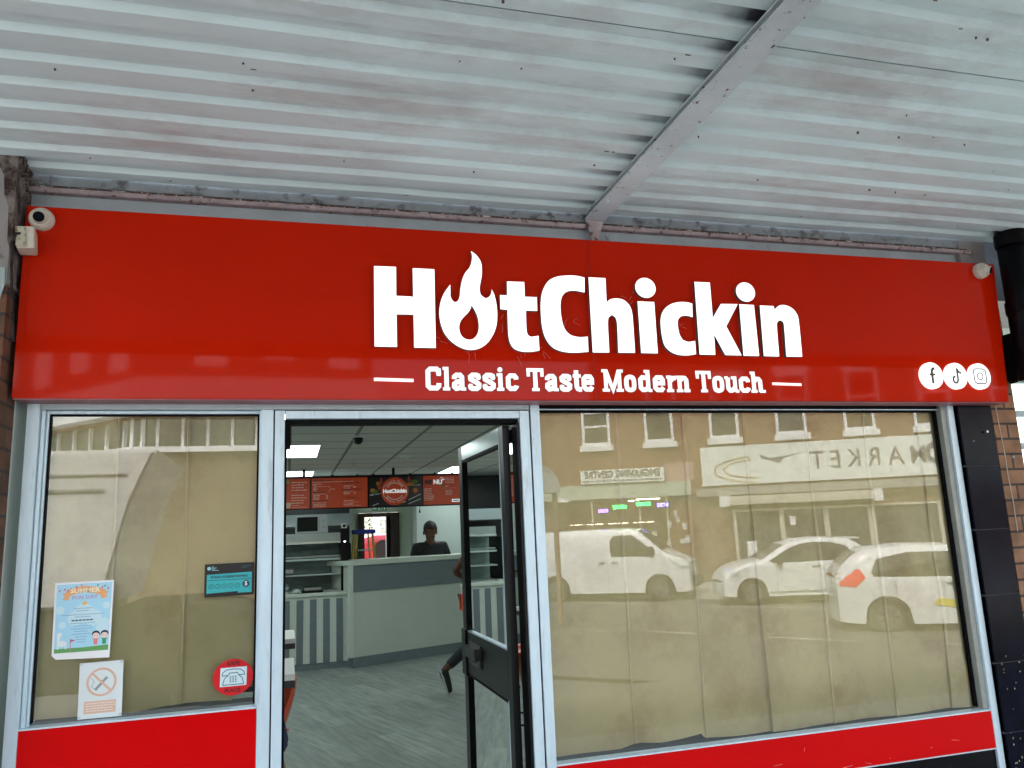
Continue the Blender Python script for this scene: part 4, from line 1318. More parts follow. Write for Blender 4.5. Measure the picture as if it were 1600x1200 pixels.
# ------------------------------------------------------------ counters
M_cream_panel = mat('counter_panel', (0.52, 0.56, 0.50), 0.45, noise=0.04, nscale=2)
M_grey_panel = mat('grey_panel', (0.155, 0.185, 0.20), 0.45, noise=0.10, nscale=4, stretch=(0.6, 1, 9))
M_stripe_g = mat('grey_stripe', (0.15, 0.18, 0.20), 0.5, noise=0.08)
M_stripe_w = mat('white_stripe', (0.58, 0.63, 0.57), 0.5, noise=0.04)
ct = thing('service_counter', 'tall service counter with a grey band above a cream front, angled across the shop', 'counter', (0.80, 7.47, 0), R(23))
MB().box(0.0, 2.9, 0.02, 0.62, 0.13, 1.262).build('carcass', M_cream_panel, ct)
MB().box(0.0, 2.9, 0.004, 0.0195, 0.935, 1.255).build('grey_band', M_grey_panel, ct)
MB().box(-0.05, 2.95, -0.02, 0.66, 1.263, 1.325).build('counter_top', M_stripe_w, ct, bevel=0.004)
MB().box(0.0, 2.9, 0.015, 0.6, 0.003, 0.1295).build('kickboard', M_stripe_g, ct)
MB().box(-0.055, -0.001, -0.01, 0.05, 0.13, 1.262).build('end_post', M_stripe_w, ct, bevel=0.003)
ct2 = thing('striped_counter', 'low counter with vertical grey and white stripes, left of the tall counter', 'counter', (0, 7.6, 0))
cs = MB()
cs.box(-2.15, 0.74, 0.012, 0.62, 0.085, 0.90)
cs.build('carcass', M_stripe_w, ct2)
for i in range(17):
    x1 = 0.679 - i * 0.1645
    MB().box(x1 - 0.083, x1, 0.0, 0.0115, 0.085, 0.865).build('stripe', M_stripe_g, ct2)
MB().box(-2.15, 0.745, -0.015, 0.64, 0.901, 0.945).build('counter_top', M_stripe_w, ct2, bevel=0.004)
MB().box(-2.15, 0.74, 0.02, 0.6, 0.003, 0.0845).build('kickboard', M_stripe_g, ct2)

# hot food display on the striped counter
hd = thing('hot_food_display', 'stainless steel heated food display cabinet with shelves on the striped counter', 'display cabinet', (0, 7.72, 0.946))
M_ss = mat('cabinet_steel', (0.40, 0.46, 0.45), 0.32, metal=0.75, noise=0.08, nscale=3, stretch=(0.6, 1, 9))
M_dd = mat('cabinet_inner', (0.18, 0.24, 0.23), 0.45, metal=0.4, noise=0.25, nscale=4, stretch=(1, 1, 5))
MB().box(-1.2, 0.66, 0.44, 0.48, 0.0, 0.75).build('back_panel', M_dd, hd)
for z, d, m_ in ((0.0, 0.0, M_ss), (0.205, 0.06, M_ss), (0.435, 0.10, M_ss)):
    MB().box(-1.2, 0.66, d, 0.44, z + 0.001, z + 0.022).build('shelf', m_, hd, bevel=0.002)
MB().box(-1.2, 0.66, 0.04, 0.46, 0.62, 0.75).build('canopy', M_ss, hd, bevel=0.006)
MB().box(-1.2, 0.66, 0.02, 0.0395, 0.615, 0.645).build('canopy_lip', mat('bright_trim', (0.65, 0.72, 0.70), 0.25, metal=0.6), hd)
gg = MB()
gg.box(-1.2, 0.66, 0.035, 0.05, 0.40, 0.425).box(-1.2, 0.66, 0.02, 0.032, 0.212, 0.226)
gg.build('glass_edge', mat('glass_edge', (0.45, 0.55, 0.53), 0.2), hd)
MB().box(0.664, 0.765, 0.0, 0.46, 0.0, 0.80).build('control_column', M_dark, hd, bevel=0.003)
ld = MB()
for z in (0.62, 0.36, 0.235):
    ld.box(0.70, 0.725, -0.004, -0.0005, z, z + 0.014)
ld.build('indicator', mat('led_indicator', (0.9, 0.9, 0.9), 0.4, emit=1.2), hd)
kp = MB()
kp.box(-0.05, 0.06, 0.08, 0.3, 0.25, 0.30).box(0.2, 0.42, 0.1, 0.3, 0.024, 0.055).box(-0.25, -0.1, 0.1, 0.3, 0.024, 0.06)
kp.build('food_tray', M_steel, hd, bevel=0.003)
tr = thing('food_tray', 'dark serving tray lying on the striped counter', 'tray', (0.28, 7.66, 0.946))
MB().box(-0.15, 0.15, -0.04, 0.045, 0.0, 0.022).build('tray_base', M_dark, tr, bevel=0.004)
MB().box(-0.155, 0.155, -0.045, 0.05, 0.0225, 0.028).build('rim', M_dark, tr)
cu_ = thing('takeaway_cups', 'stack of pale takeaway cups at the left end of the striped counter', 'cups', (-0.03, 7.66, 0.946))
for i in range(4):
    MB().cyl((0, 0, i * 0.03), (0, 0, i * 0.03 + 0.028), 0.035, 0.045, 18).build('cup', mat('cup_%d' % (i % 2), ((0.5, 0.55, 0.52), (0.15, 0.2, 0.2))[i % 2], 0.5), cu_)
bk = thing('bread_roll', 'small pale wrapped bundle on the striped counter beside the cups', 'bundle', (0.10, 7.64, 0.946))
MB().ball((0, 0, 0.028), 0.055, 0.035, 0.028, 14, 8).ball((0.045, 0, 0.02), 0.03, 0.028, 0.02, 12, 8).build('bundle', mat('wrap', (0.5, 0.55, 0.52), 0.7, bump=0.6, bscale=40), bk, smooth=True)

mw = thing('microwave_oven', 'white microwave oven with a dark window on top of the hot food display', 'microwave', (0.28, 7.86, 1.70), R(-3))
MB().box(-0.20, 0.22, 0.0, 0.32, 0.0, 0.235).build('case', mat('microwave_case', (0.52, 0.56, 0.57), 0.3, noise=0.04), mw, bevel=0.005)
MB().box(-0.175, 0.09, -0.006, -0.0005, 0.025, 0.212).build('door_window', mat('microwave_window', (0.012, 0.014, 0.016), 0.08), mw)
MB().box(0.105, 0.118, -0.02, -0.0005, 0.03, 0.205).build('handle', M_steel, mw, bevel=0.003)
MB().cyl((0.165, -0.012, 0.155), (0.165, -0.001, 0.155), 0.022, n=18).cyl((0.165, -0.012, 0.08), (0.165, -0.001, 0.08), 0.022, n=18).build('dial', M_steel, mw)
bx = thing('control_box', 'little white control box on the display cabinet column', 'control box', (0.71, 7.80, 1.747))
MB().box(-0.035, 0.035, 0.0, 0.06, 0.0, 0.065).build('case', M_white, bx, bevel=0.004)
MB().box(-0.02, 0.02, -0.002, -0.0003, 0.015, 0.05).build('screen', M_lens, bx)
hb = thing('extractor_hood', 'pale steel extractor hood high on the dark kitchen wall', 'extractor hood', (0.35, 8.5, 1.80))
MB().prism([(-2.0, 0.0), (0.52, 0.0), (0.52, 0.165), (-2.0, 0.165)], 0.0, 0.9).build('canopy', mat('hood_steel', (0.42, 0.50, 0.52), 0.35, metal=0.5), hb, bevel=0.004)
MB().box(-2.0, 0.52, -0.012, -0.0005, 0.0, 0.02).build('lip', M_steel, hb)
MB().box(-0.9, -0.4, 0.2, 0.7, 0.1655, 0.74).build('duct', M_steel, hb)
fz = thing('tall_fridge', 'black cabinet behind the hot food display', 'fridge', (0.2, 8.9, 0))
MB().box(-2.3, 0.68, 0, 0.7, 0.0, 1.55).build('case', M_dark, fz, bevel=0.01)
MB().box(-0.5, -0.48, -0.03, -0.001, 0.7, 1.3).build('handle', M_steel, fz)

# ------------------------------------------------------------ menu boards
M_mb = mat('menu_red', (0.30, 0.032, 0.008), 0.4, noise=0.12, nscale=3, emit=0.02, ecol=(0.9, 0.12, 0.03))
M_mbd = mat('menu_dark_red', (0.07, 0.006, 0.003), 0.4)
M_mbw = mat('menu_white', (0.55, 0.44, 0.38), 0.5, emit=0.02)
M_mww = mat('menu_bright_white', (0.75, 0.8, 0.8), 0.5, emit=0.10)
MENU_Y = 7.9
def board(label, x0, x1, m=None):
    t = thing('menu_board', label, 'menu board', (x0, MENU_Y, 2.025), 0, 'red menu boards hung over the counter')
    MB().box(-0.012, x1 - x0 + 0.012, 0.0, 0.05, -0.018, 0.418).build('frame', M_dark, t)
    MB().box(0.0, x1 - x0, -0.006, -0.0005, 0.0, 0.40).build('face', m or M_mb, t)
    return t
def lines(t, rows, m, name='menu_text', seed=1):
    random.seed(seed)
    b = MB()
    for (x, z, w, h) in rows:
        e = x
        while e < x + w:
            q_ = min(random.uniform(0.012, 0.05), x + w - e)
            b.box(e, e + q_, -0.0085, -0.0062, z, z + h * random.uniform(0.7, 1.0))
            e += q_ + 0.006
    return b.build(name, m, t)
b1 = board('red menu board at the far left, partly hidden by the door frame', -0.42, 0.265)
lines(b1, [(0.45, 0.345 - i * 0.034, 0.16 + 0.04 * (i % 3 == 0), 0.011) for i in range(9) if i != 4] + [(0.46, 0.02, 0.19, 0.006), (0.46, 0.045, 0.1, 0.006)], M_mbw, seed=2)
MB().prism([(0.37, 0.085), (0.45, 0.085), (0.435, 0.012), (0.385, 0.012)], -0.009, -0.0062).build('cup_picture', mat('cup_picture', (0.55, 0.42, 0.30), 0.5), b1)
MB().disc(0.40, 0.36, 0.028, -0.009, -0.0062, 18).build('drink_picture', mat('drink_picture', (0.35, 0.36, 0.15), 0.5), b1)
b2 = board('long red menu board with two columns of prices, left of the round logo board', 0.29, 1.031)
rows = [(0.01, 0.345, 0.55, 0.008), (0.01, 0.318, 0.13, 0.008)] + [(0.02, 0.30 - i * 0.018, 0.05, 0.009) for i in range(5)] + [(0.08, 0.285, 0.12, 0.006), (0.26, 0.245, 0.04, 0.012)]
rows += [(0.01, 0.185, 0.17, 0.008)] + [(0.02, 0.165 - i * 0.018, 0.085, 0.009) for i in range(4)] + [(0.19, 0.165 - i * 0.02, 0.025, 0.01) for i in range(3)]
rows += [(0.01, 0.07, 0.19, 0.007)] + [(0.02, 0.05 - i * 0.016, 0.17, 0.008) for i in range(3)]
rows += [(0.42, 0.29, 0.13, 0.007), (0.42, 0.275, 0.09, 0.009), (0.42, 0.255, 0.09, 0.009), (0.55, 0.265, 0.035, 0.02), (0.42, 0.215, 0.14, 0.006), (0.42, 0.195, 0.09, 0.009), (0.42, 0.178, 0.09, 0.009), (0.56, 0.185, 0.02, 0.018),
         (0.42, 0.085, 0.13, 0.012), (0.42, 0.066, 0.20, 0.005), (0.42, 0.038, 0.13, 0.012), (0.42, 0.022, 0.23, 0.005)]
lines(b2, rows, M_mbw, seed=3)
lines(b2, [(0.02, 0.365, 0.25, 0.014), (0.02, 0.205, 0.16, 0.016), (0.02, 0.092, 0.18, 0.014), (0.40, 0.325, 0.25, 0.016), (0.40, 0.235, 0.26, 0.014), (0.46, 0.125, 0.15, 0.014)], M_mbd, 'menu_heading', seed=4)
MB().ring(0.205, 0.255, 0.042, 0.038, -0.0085, -0.0062, 16, -75, 75).build('bracket_mark', M_mbw, b2)
b3 = board('black menu board with the round red logo and pictures of food, in the middle', 1.049, 1.785, mat('menu_black', (0.012, 0.010, 0.010), 0.3))
b3['group'] = 'red menu boards hung over the counter'
fd = MB()
random.seed(12)
fm_ = [mat('food_lettuce', (0.12, 0.20, 0.03), 0.6), mat('food_tomato', (0.50, 0.05, 0.02), 0.4), mat('food_cheese', (0.55, 0.22, 0.03), 0.5), mat('food_plate', (0.5, 0.55, 0.55), 0.4)]
for k, (x, z, rx, rz, mi) in enumerate([(0.07, 0.20, .055, .035, 0), (0.05, 0.225, .035, .025, 2), (0.62, 0.325, .06, .03, 0), (0.57, 0.29, .07, .025, 2), (0.64, 0.205, .042, .042, 1), (0.64, 0.205, .026, .026, 2),
                                       (0.14, 0.27, .025, .06, 1), (0.17, 0.34, .02, .05, 1), (0.12, 0.31, .022, .03, 2), (0.55, 0.355, .02, .045, 1), (0.04, 0.155, .03, .012, 3)]):
    fd.cur = mi
    fd.prism([(x + rx * math.cos(2 * math.pi * i / 14) * random.uniform(.8, 1.1), z + rz * math.sin(2 * math.pi * i / 14) * random.uniform(.8, 1.1)) for i in range(14)], -0.0075 - k * 0.0001, -0.0062)
fd.cur = 3
for a, b_ in (((.54, .075), (.71, .15)), ((.54, .02), (.71, .085)), ((.05, .01), (.13, .04)), ((.08, .16), (.16, .175)), ((.42, .03), (.50, .055)), ((.62, .27), (.71, .28))):
    fd.stroke([a, b_], 0.010, -0.0088, -0.0062)
fd.build('food_picture', fm_, b3)
MB().disc(0.355, 0.20, 0.19, -0.0105, -0.0062, 48).build('logo_disc', mat('logo_red', (0.34, 0.032, 0.008), 0.4, emit=0.02, ecol=(0.9, 0.1, 0.03)), b3)
lg = MB()
for a0, a1 in ((28, 152), (208, 332)):
    lg.ring(0.355, 0.20, 0.120, 0.108, -0.0125, -0.0107, 24, a0, a1)
for a0, a1 in ((8, 30), (150, 172), (188, 212), (328, 352)):
    lg.ring(0.355, 0.20, 0.165, 0.158, -0.0125, -0.0107, 8, a0, a1)
lg.build('logo_arc', M_mbw, b3)
text('HotChickin', 0.072, M_mww, b3, 'logo_lettering', 0.355, -0.0125, 0.20, bold=0.0035, sx=0.98)
for word, rad, mid, up_side in (('Classic Taste', 0.142, 90, True), ('Modern Touch', 0.145, 270, False)):
    n = len(word)
    for i, chh in enumerate(word):
        if chh == ' ':
            continue
        st_ = 9.3
        a = mid + (n / 2 - i - .5) * st_ if up_side else mid - (n / 2 - i - .5) * st_
        t_ = R(a)
        text(chh, 0.040, M_mbw, b3, 'logo_letter', 0.355 + rad * math.cos(t_), -0.0125, 0.20 + rad * math.sin(t_), bold=0.0012, rz=-(t_ - math.pi / 2) if up_side else -(t_ + math.pi / 2))
b4 = board('red menu board headed MENU, right of the round logo board', 1.80, 2.58)
text('ME', 0.085, mat('menu_black_ink', (0.015, 0.01, 0.01), 0.4), b4, 'heading', 0.075, -0.0085, 0.31, bold=0.004)
text('NU', 0.085, M_mww, b4, 'heading', 0.205, -0.0085, 0.31, bold=0.004)
lines(b4, [(0.31, 0.36 - i * 0.022, 0.13, 0.010) for i in range(4)] + [(0.31, 0.245, 0.05, 0.012)] + [(0.01, 0.215 - i * 0.022, 0.11 + 0.03 * (i > 3), 0.010) for i in range(8)] + [(0.31, 0.19 - i * 0.02, 0.10, 0.009) for i in range(4)] + [(0.28, 0.222, 0.19, 0.003)], M_mbw, seed=6)
b5 = board('red menu board headed MENU seen through the open glass door', 2.60, 3.42)
text('ME', 0.085, mat('menu_black_ink', (0, 0, 0)), b5, 'heading', 0.16, -0.0085, 0.31, bold=0.004)
text('NU', 0.085, M_mww, b5, 'heading', 0.29, -0.0085, 0.31, bold=0.004)
lines(b5, [(0.04, 0.24 - i * 0.022, 0.24, 0.009) for i in range(9)] + [(0.42, 0.36 - i * 0.025, 0.16, 0.010) for i in range(12)] + [(0.64, 0.36 - i * 0.025, 0.12, 0.010) for i in range(12)], M_mbw, seed=8)
for b_, lx in ((b4, 0.40), (b5, 0.53)):
    MB().box(lx, lx + 0.11, -0.009, -0.0062, 0.030, 0.068).build('label_patch', mat('label_white', (0.75, 0.8, 0.82), 0.5, emit=0.15), b_)
    MB().box(lx + .01, lx + .10, -0.0105, -0.0092, 0.040, 0.058).build('label_band', mat('label_blue', (0.03, 0.25, 0.40), 0.5), b_)
    MB().stroke([(0.235, 0.36), (0.26, 0.375), (0.29, 0.36)], 0.006, -0.009, -0.0062).stroke([(0.26, 0.335), (0.30, 0.35)], 0.014, -0.009, -0.0062).build('chip_picture', M_mww, b_)
    MB().disc(0.265, 0.275, 0.034, -0.009, -0.0062, 16, 0.016).build('leaf_picture', mat('food_lettuce', (0, 0, 0)), b_)
hg_ = thing('menu_rail', 'black ceiling rail and rods holding the row of menu boards', 'rail', (0, MENU_Y, 0))
MB().box(-0.5, 3.45, 0.005, 0.045, 2.444, 2.456).build('rail', M_dark, hg_)
for xx in (-0.35, 0.19, 1.39, 2.45, 3.2):
    MB().box(xx - 0.018, xx + 0.018, 0.012, 0.04, 2.456, 2.549).build('rod', M_dark, hg_)
for xx in (0.55, 0.88, 1.1, 1.6, 1.95, 2.2):
    MB().cyl((xx, 0.0, 2.46), (xx + 0.03, 0.0, 2.458), 0.010, n=8).build('clip', M_dark, hg_)

# ------------------------------------------------------------ back door, exit sign, yard
bdr = thing('back_door_frame', 'dark brown frame of the open back doorway', 'door frame', (1.41, 10.0, 0))
MB().box(-0.33, -0.235, 0, 0.2, 0, 2.0).build('jamb', mat('dark_brown_wood', (0.035, 0.022, 0.018), 0.4), bdr)
MB().box(0.185, 0.33, 0, 0.2, 0, 2.0).build('jamb', mat('dark_brown_wood', (0, 0, 0)), bdr)
MB().box(-0.234, 0.184, 0, 0.2, 1.94, 2.0).build('head', mat('dark_brown_wood', (0, 0, 0)), bdr)
MB().box(0.12, 0.184, 0.05, 0.16, 0, 1.9395).build('open_leaf', M_dark, bdr)
ex = thing('exit_sign', 'green fire exit sign over the back doorway', 'sign', (1.42, 10.045, 2.075))
MB().box(-0.115, 0.115, -0.006, -0.0005, -0.032, 0.032).build('panel', mat('exit_green', (0.0, 0.20, 0.08), 0.4), ex)
em = MB()
em.box(-0.105, -0.045, -0.008, -0.0062, -0.012, -0.004).box(-0.105, -0.045, -0.008, -0.0062, 0.006, 0.016)
em.stroke([(0.085, 0.02), (0.085, -0.02)], 0.008, -0.008, -0.0062).prism([(0.07, -0.008), (0.10, -0.008), (0.085, -0.024)], -0.0083, -0.0062)
em.disc(-0.005, 0.018, 0.006, -0.008, -0.0062, 10).stroke([(-0.005, 0.01), (-0.01, -0.004), (-0.018, -0.022)], 0.007, -0.008, -0.0062).stroke([(-0.01, -0.004), (0.006, -0.012), (0.008, -0.024)], 0.006, -0.0083, -0.0062)
em.stroke([(0.03, -0.024), (0.03, 0.024), (0.05, 0.024), (0.05, -0.024)], 0.004, -0.008, -0.0062)
em.build('pictogram', mat('exit_white', (0.5, 0.8, 0.6), 0.5, emit=0.1), ex)
lc = thing('light_cord', 'thin pull cord hanging under the menu boards by the white wall', 'cord', (1.95, 9.2, 0))
MB().cyl((0, 0, 2.0), (0, 0, 2.54), 0.004, n=8).build('string', M_dark, lc)
MB().cyl((0, 0, 1.955), (0, 0, 2.0), 0.016, 0.010, 12).build('pull', M_dark, lc)
struct(MB().box(-25, 30, 10.45, 34, -0.30, -0.05).build('yard', mat('yard_concrete', (0.35, 0.34, 0.32), 0.9, noise=0.2)))
yw = thing('yard_wall', 'white rendered yard wall behind the parked red car', 'wall', (0, 26, -0.05))
MB().box(-10, 14, 0, 0.3, 0, 1.75).build('wall', mat('yard_white', (0.8, 0.8, 0.8), 0.8, noise=0.05), yw)
MB().box(2.95, 3.15, -0.1, 0.35, 0, 3.2).build('post', mat('yard_white', (0, 0, 0)), yw)
random.seed(31)
tw = thing('tree', 'dark leafy tree over the yard wall seen through the back doorway', 'tree', (2.2, 28.5, -0.05))
MB().cyl((0, 0, 0), (0.1, 0, 2.4), 0.16, 0.10, 12).cyl((0.1, 0, 2.3), (-0.6, 0.2, 3.4), 0.08, 0.04, 8).cyl((0.1, 0, 2.3), (0.8, 0.1, 3.5), 0.08, 0.04, 8).build('trunk', mat('bark', (0.06, 0.04, 0.03), 0.9), tw)
cr = MB()
cr.open = True
for i in range(2600):
    c = Vector((random.gauss(0, 1.0), random.gauss(0, 0.6), 3.3 + random.gauss(0, 0.75)))
    a, b_ = Vector((random.uniform(-1, 1), random.uniform(-1, 1), random.uniform(-1, 1))).normalized(), Vector((random.uniform(-1, 1), random.uniform(-1, 1), random.uniform(-1, 1))).normalized()
    s_ = random.uniform(0.05, 0.11)
    cr.add([c, c + a * s_, c + a * s_ + b_ * s_ * 0.6, c + b_ * s_ * 0.6], [(0, 1, 2, 3)])
cr.build('crown', mat('leaf_green', (0.06, 0.11, 0.03), 0.7, noise=0.4, nscale=2), tw)
pc = thing('back_porch', 'dark porch roof outside the back doorway', 'porch', (0, 10.45, 0))
MB().box(0.0, 4.0, 0.0, 3.2, 2.18, 2.28).build('roof', mat('porch_dark', (0.03, 0.03, 0.03), 0.7), pc)
MB().box(0.1, 0.2, 3.0, 3.1, -0.05, 2.179).build('post', mat('porch_dark', (0, 0, 0)), pc)
MB().box(2.9, 3.0, 3.0, 3.1, -0.05, 2.179).build('post', mat('porch_dark', (0, 0, 0)), pc)

# ------------------------------------------------------------ step ladder
sl = thing('step_ladder', 'yellow fibreglass step ladder with a blue top standing by the back doorway', 'ladder', (1.10, 9.25, 0), R(4))
M_yel = mat('ladder_yellow', (0.50, 0.36, 0.03), 0.45, noise=0.1)
MB().box(-0.17, 0.16, -0.10, 0.10, 1.67, 1.735).build('top_cap', mat('ladder_blue', (0.008, 0.03, 0.30), 0.4), sl, bevel=0.008)
for sx_ in (-1, 1):
    MB().prism([(sx_ * 0.10, 1.67), (sx_ * 0.135, 1.67), (sx_ * 0.27, 0.0), (sx_ * 0.235, 0.0)], -0.08, -0.055).build('front_rail', M_yel, sl)
    MB().prism([(sx_ * 0.10, 1.67), (sx_ * 0.125, 1.67), (sx_ * 0.24, 0.0), (sx_ * 0.215, 0.0)], 0.30, 0.32).build('rear_rail', M_yel, sl)
for z in (0.28, 0.56, 0.84, 1.12, 1.42):
    w_ = 0.255 - 0.135 * z / 1.67 - 0.02
    MB().box(-w_, w_, -0.10, 0.0, z, z + 0.022).build('tread', M_steel, sl)

# ------------------------------------------------------------ high tables and orange stools
def high_table(label, x, y, w, d, rz=0.0):
    t = thing('high_table', label, 'table', (x, y, 0), rz, 'high white tables inside the shop')
    MB().box(-w / 2, w / 2, -d / 2, d / 2, 1.025, 1.05).build('tabletop', mat('table_white', (0.62, 0.66, 0.62), 0.4), t, bevel=0.002)
    MB().box(-w / 2 + .001, w / 2 + .0015, -d / 2 - .002, d / 2 + .002, 0.995, 1.0245).build('table_edge', mat('table_black', (0.012, 0.012, 0.014), 0.4), t)
    MB().cyl((0, 0, 0.02), (0, 0, 0.995), 0.03, n=16).build('column', M_dark, t)
    MB().cyl((0, 0, 0.003), (0, 0, 0.02), 0.22, 0.2, 28).build('base', M_dark, t)
    return t
high_table('white high table just inside the door on the left, the nearer of the two', -0.40, 0.78, 0.86, 0.50)
high_table('white high table on the left behind the nearer one', -0.36, 2.06, 0.80, 0.50)
high_table('white high table on the right seen through the open door glass', 1.95, 2.55, 0.62, 0.55)
def stool(label, x, y, rz):
    t = thing('bar_stool', label, 'stool', (x, y, 0), rz, 'orange shell bar stools')
    def shell(u, v):
        a = (u - 0.5) * math.pi * 1.05
        # v 0..0.45 seat, 0.45..1 back
        if v < 0.45:
            k = v / 0.45
            xx = (u - 0.5) * 0.42
            yy = -0.20 + 0.36 * k
            zz = 0.745 + 0.045 * abs(2 * u - 1) ** 3 - 0.012 * math.sin(k * math.pi)
        else:
            k = (v - 0.45) / 0.55
            xx = (u - 0.5) * (0.42 - 0.10 * k)
            yy = 0.16 + 0.075 * math.sin(k * 1.4) - 0.10 * abs(2 * u - 1) ** 2 * (1 - 0.3 * k)
            zz = 0.745 + 0.30 * k + 0.045 * abs(2 * u - 1) ** 3 * (1 - k) - 0.04 * abs(2 * u - 1) ** 3 * k
        return (xx, yy, zz)
    mb = MB()
    mb.open = True
    mb.grid(shell, 16, 24)
    mb.build('seat_shell', M_orange, t, smooth=True, solid=0.008)
    for sx_ in (-1, 1):
        for sy_ in (-1, 1):
            MB().cyl((sx_ * 0.24, sy_ * 0.23, 0.004), (sx_ * 0.11, sy_ * 0.10, 0.735), 0.013, 0.018, 12).build('leg', M_wood, t, smooth=True)
    fr_ = MB()
    fr_.tube([(-0.19, -0.18, 0.30), (0.19, -0.18, 0.30), (0.19, 0.18, 0.30), (-0.19, 0.18, 0.30), (-0.19, -0.18, 0.30)], 0.007, 8)
    fr_.build('footrest', M_dark, t)
    return t
stool('orange bar stool under the left tables, its shell edge showing past the door frame', -0.19, 1.38, R(-70)).scale = (1, 1, 0.87)
stool('orange bar stool with wooden legs seen through the open door glass', 1.50, 2.62, R(80))
stool('orange bar stool by the left wall of the shop', -1.05, 2.10, R(20))
bagt = thing('dark_bag', 'dark blue bag hanging beside the orange stool at the left door frame', 'bag', (-0.065, 1.22, 0.60))
MB().prism([(-0.07, -0.02), (0.05, -0.02), (0.075, 0.03), (0.05, 0.14), (0.0, 0.20), (-0.06, 0.20)], -0.04, 0.04).build('bag_body', mat('bag_blue', (0.03, 0.045, 0.09), 0.7, noise=0.3), bagt, bevel=0.012)
MB().tube([(-0.03, 0, 0.20), (-0.03, 0, 0.24), (0.0, 0, 0.26), (0.02, 0, 0.17)], 0.006).build('strap', M_dark, bagt)

# ------------------------------------------------------------ people
def eval_mesh(o):
    dg = bpy.context.evaluated_depsgraph_get()
    return bpy.data.meshes.new_from_object(o.evaluated_get(dg))

def skinned(nodes, edges, root=0, sub=1):
    me = bpy.data.meshes.new('t')
    me.from_pydata([n[0] for n in nodes], edges, [])
    o = bpy.data.objects.new('t', me)
    COL.objects.link(o)
    o.modifiers.new('s', 'SKIN')
    for i, n in enumerate(nodes):
        sv = me.skin_vertices[0].data[i]
        r = n[1]
        sv.radius = (r, r) if not isinstance(r, tuple) else r
        sv.use_root = (i == root)
    o.modifiers['s'].use_smooth_shade = True
    ss = o.modifiers.new('ss', 'SUBSURF')
    ss.levels = sub
    ss.render_levels = sub
    r = eval_mesh(o)
    bpy.data.objects.remove(o)
    bpy.data.meshes.remove(me)
    return r

def fuse(name, meshes, m, parent, voxel=0.009, smooth_it=3):
    bm = bmesh.new()
    for x in meshes:
        bm.from_mesh(x)
        bpy.data.meshes.remove(x)
    me = bpy.data.meshes.new(name)
    bm.to_mesh(me)
    bm.free()
    o = bpy.data.objects.new(name, me)
    COL.objects.link(o)
    rm = o.modifiers.new('r', 'REMESH')
    rm.mode = 'VOXEL'
    rm.voxel_size = voxel
    rm.use_smooth_shade = True
    sm = o.modifiers.new('sm', 'SMOOTH')
    sm.iterations = smooth_it
    f = eval_mesh(o)
    bpy.data.objects.remove(o)
    bpy.data.meshes.remove(me)
    f.materials.clear()
    f.materials.append(m)
    f.name = name
    for p in f.polygons:
        p.use_smooth = True
    o = bpy.data.objects.new(name, f)
    COL.objects.link(o)
    o.parent = parent
    return o

def mb_mesh(mb):
    me = bpy.data.meshes.new('t')
    me.from_pydata(mb.v, [], mb.f)
    return me

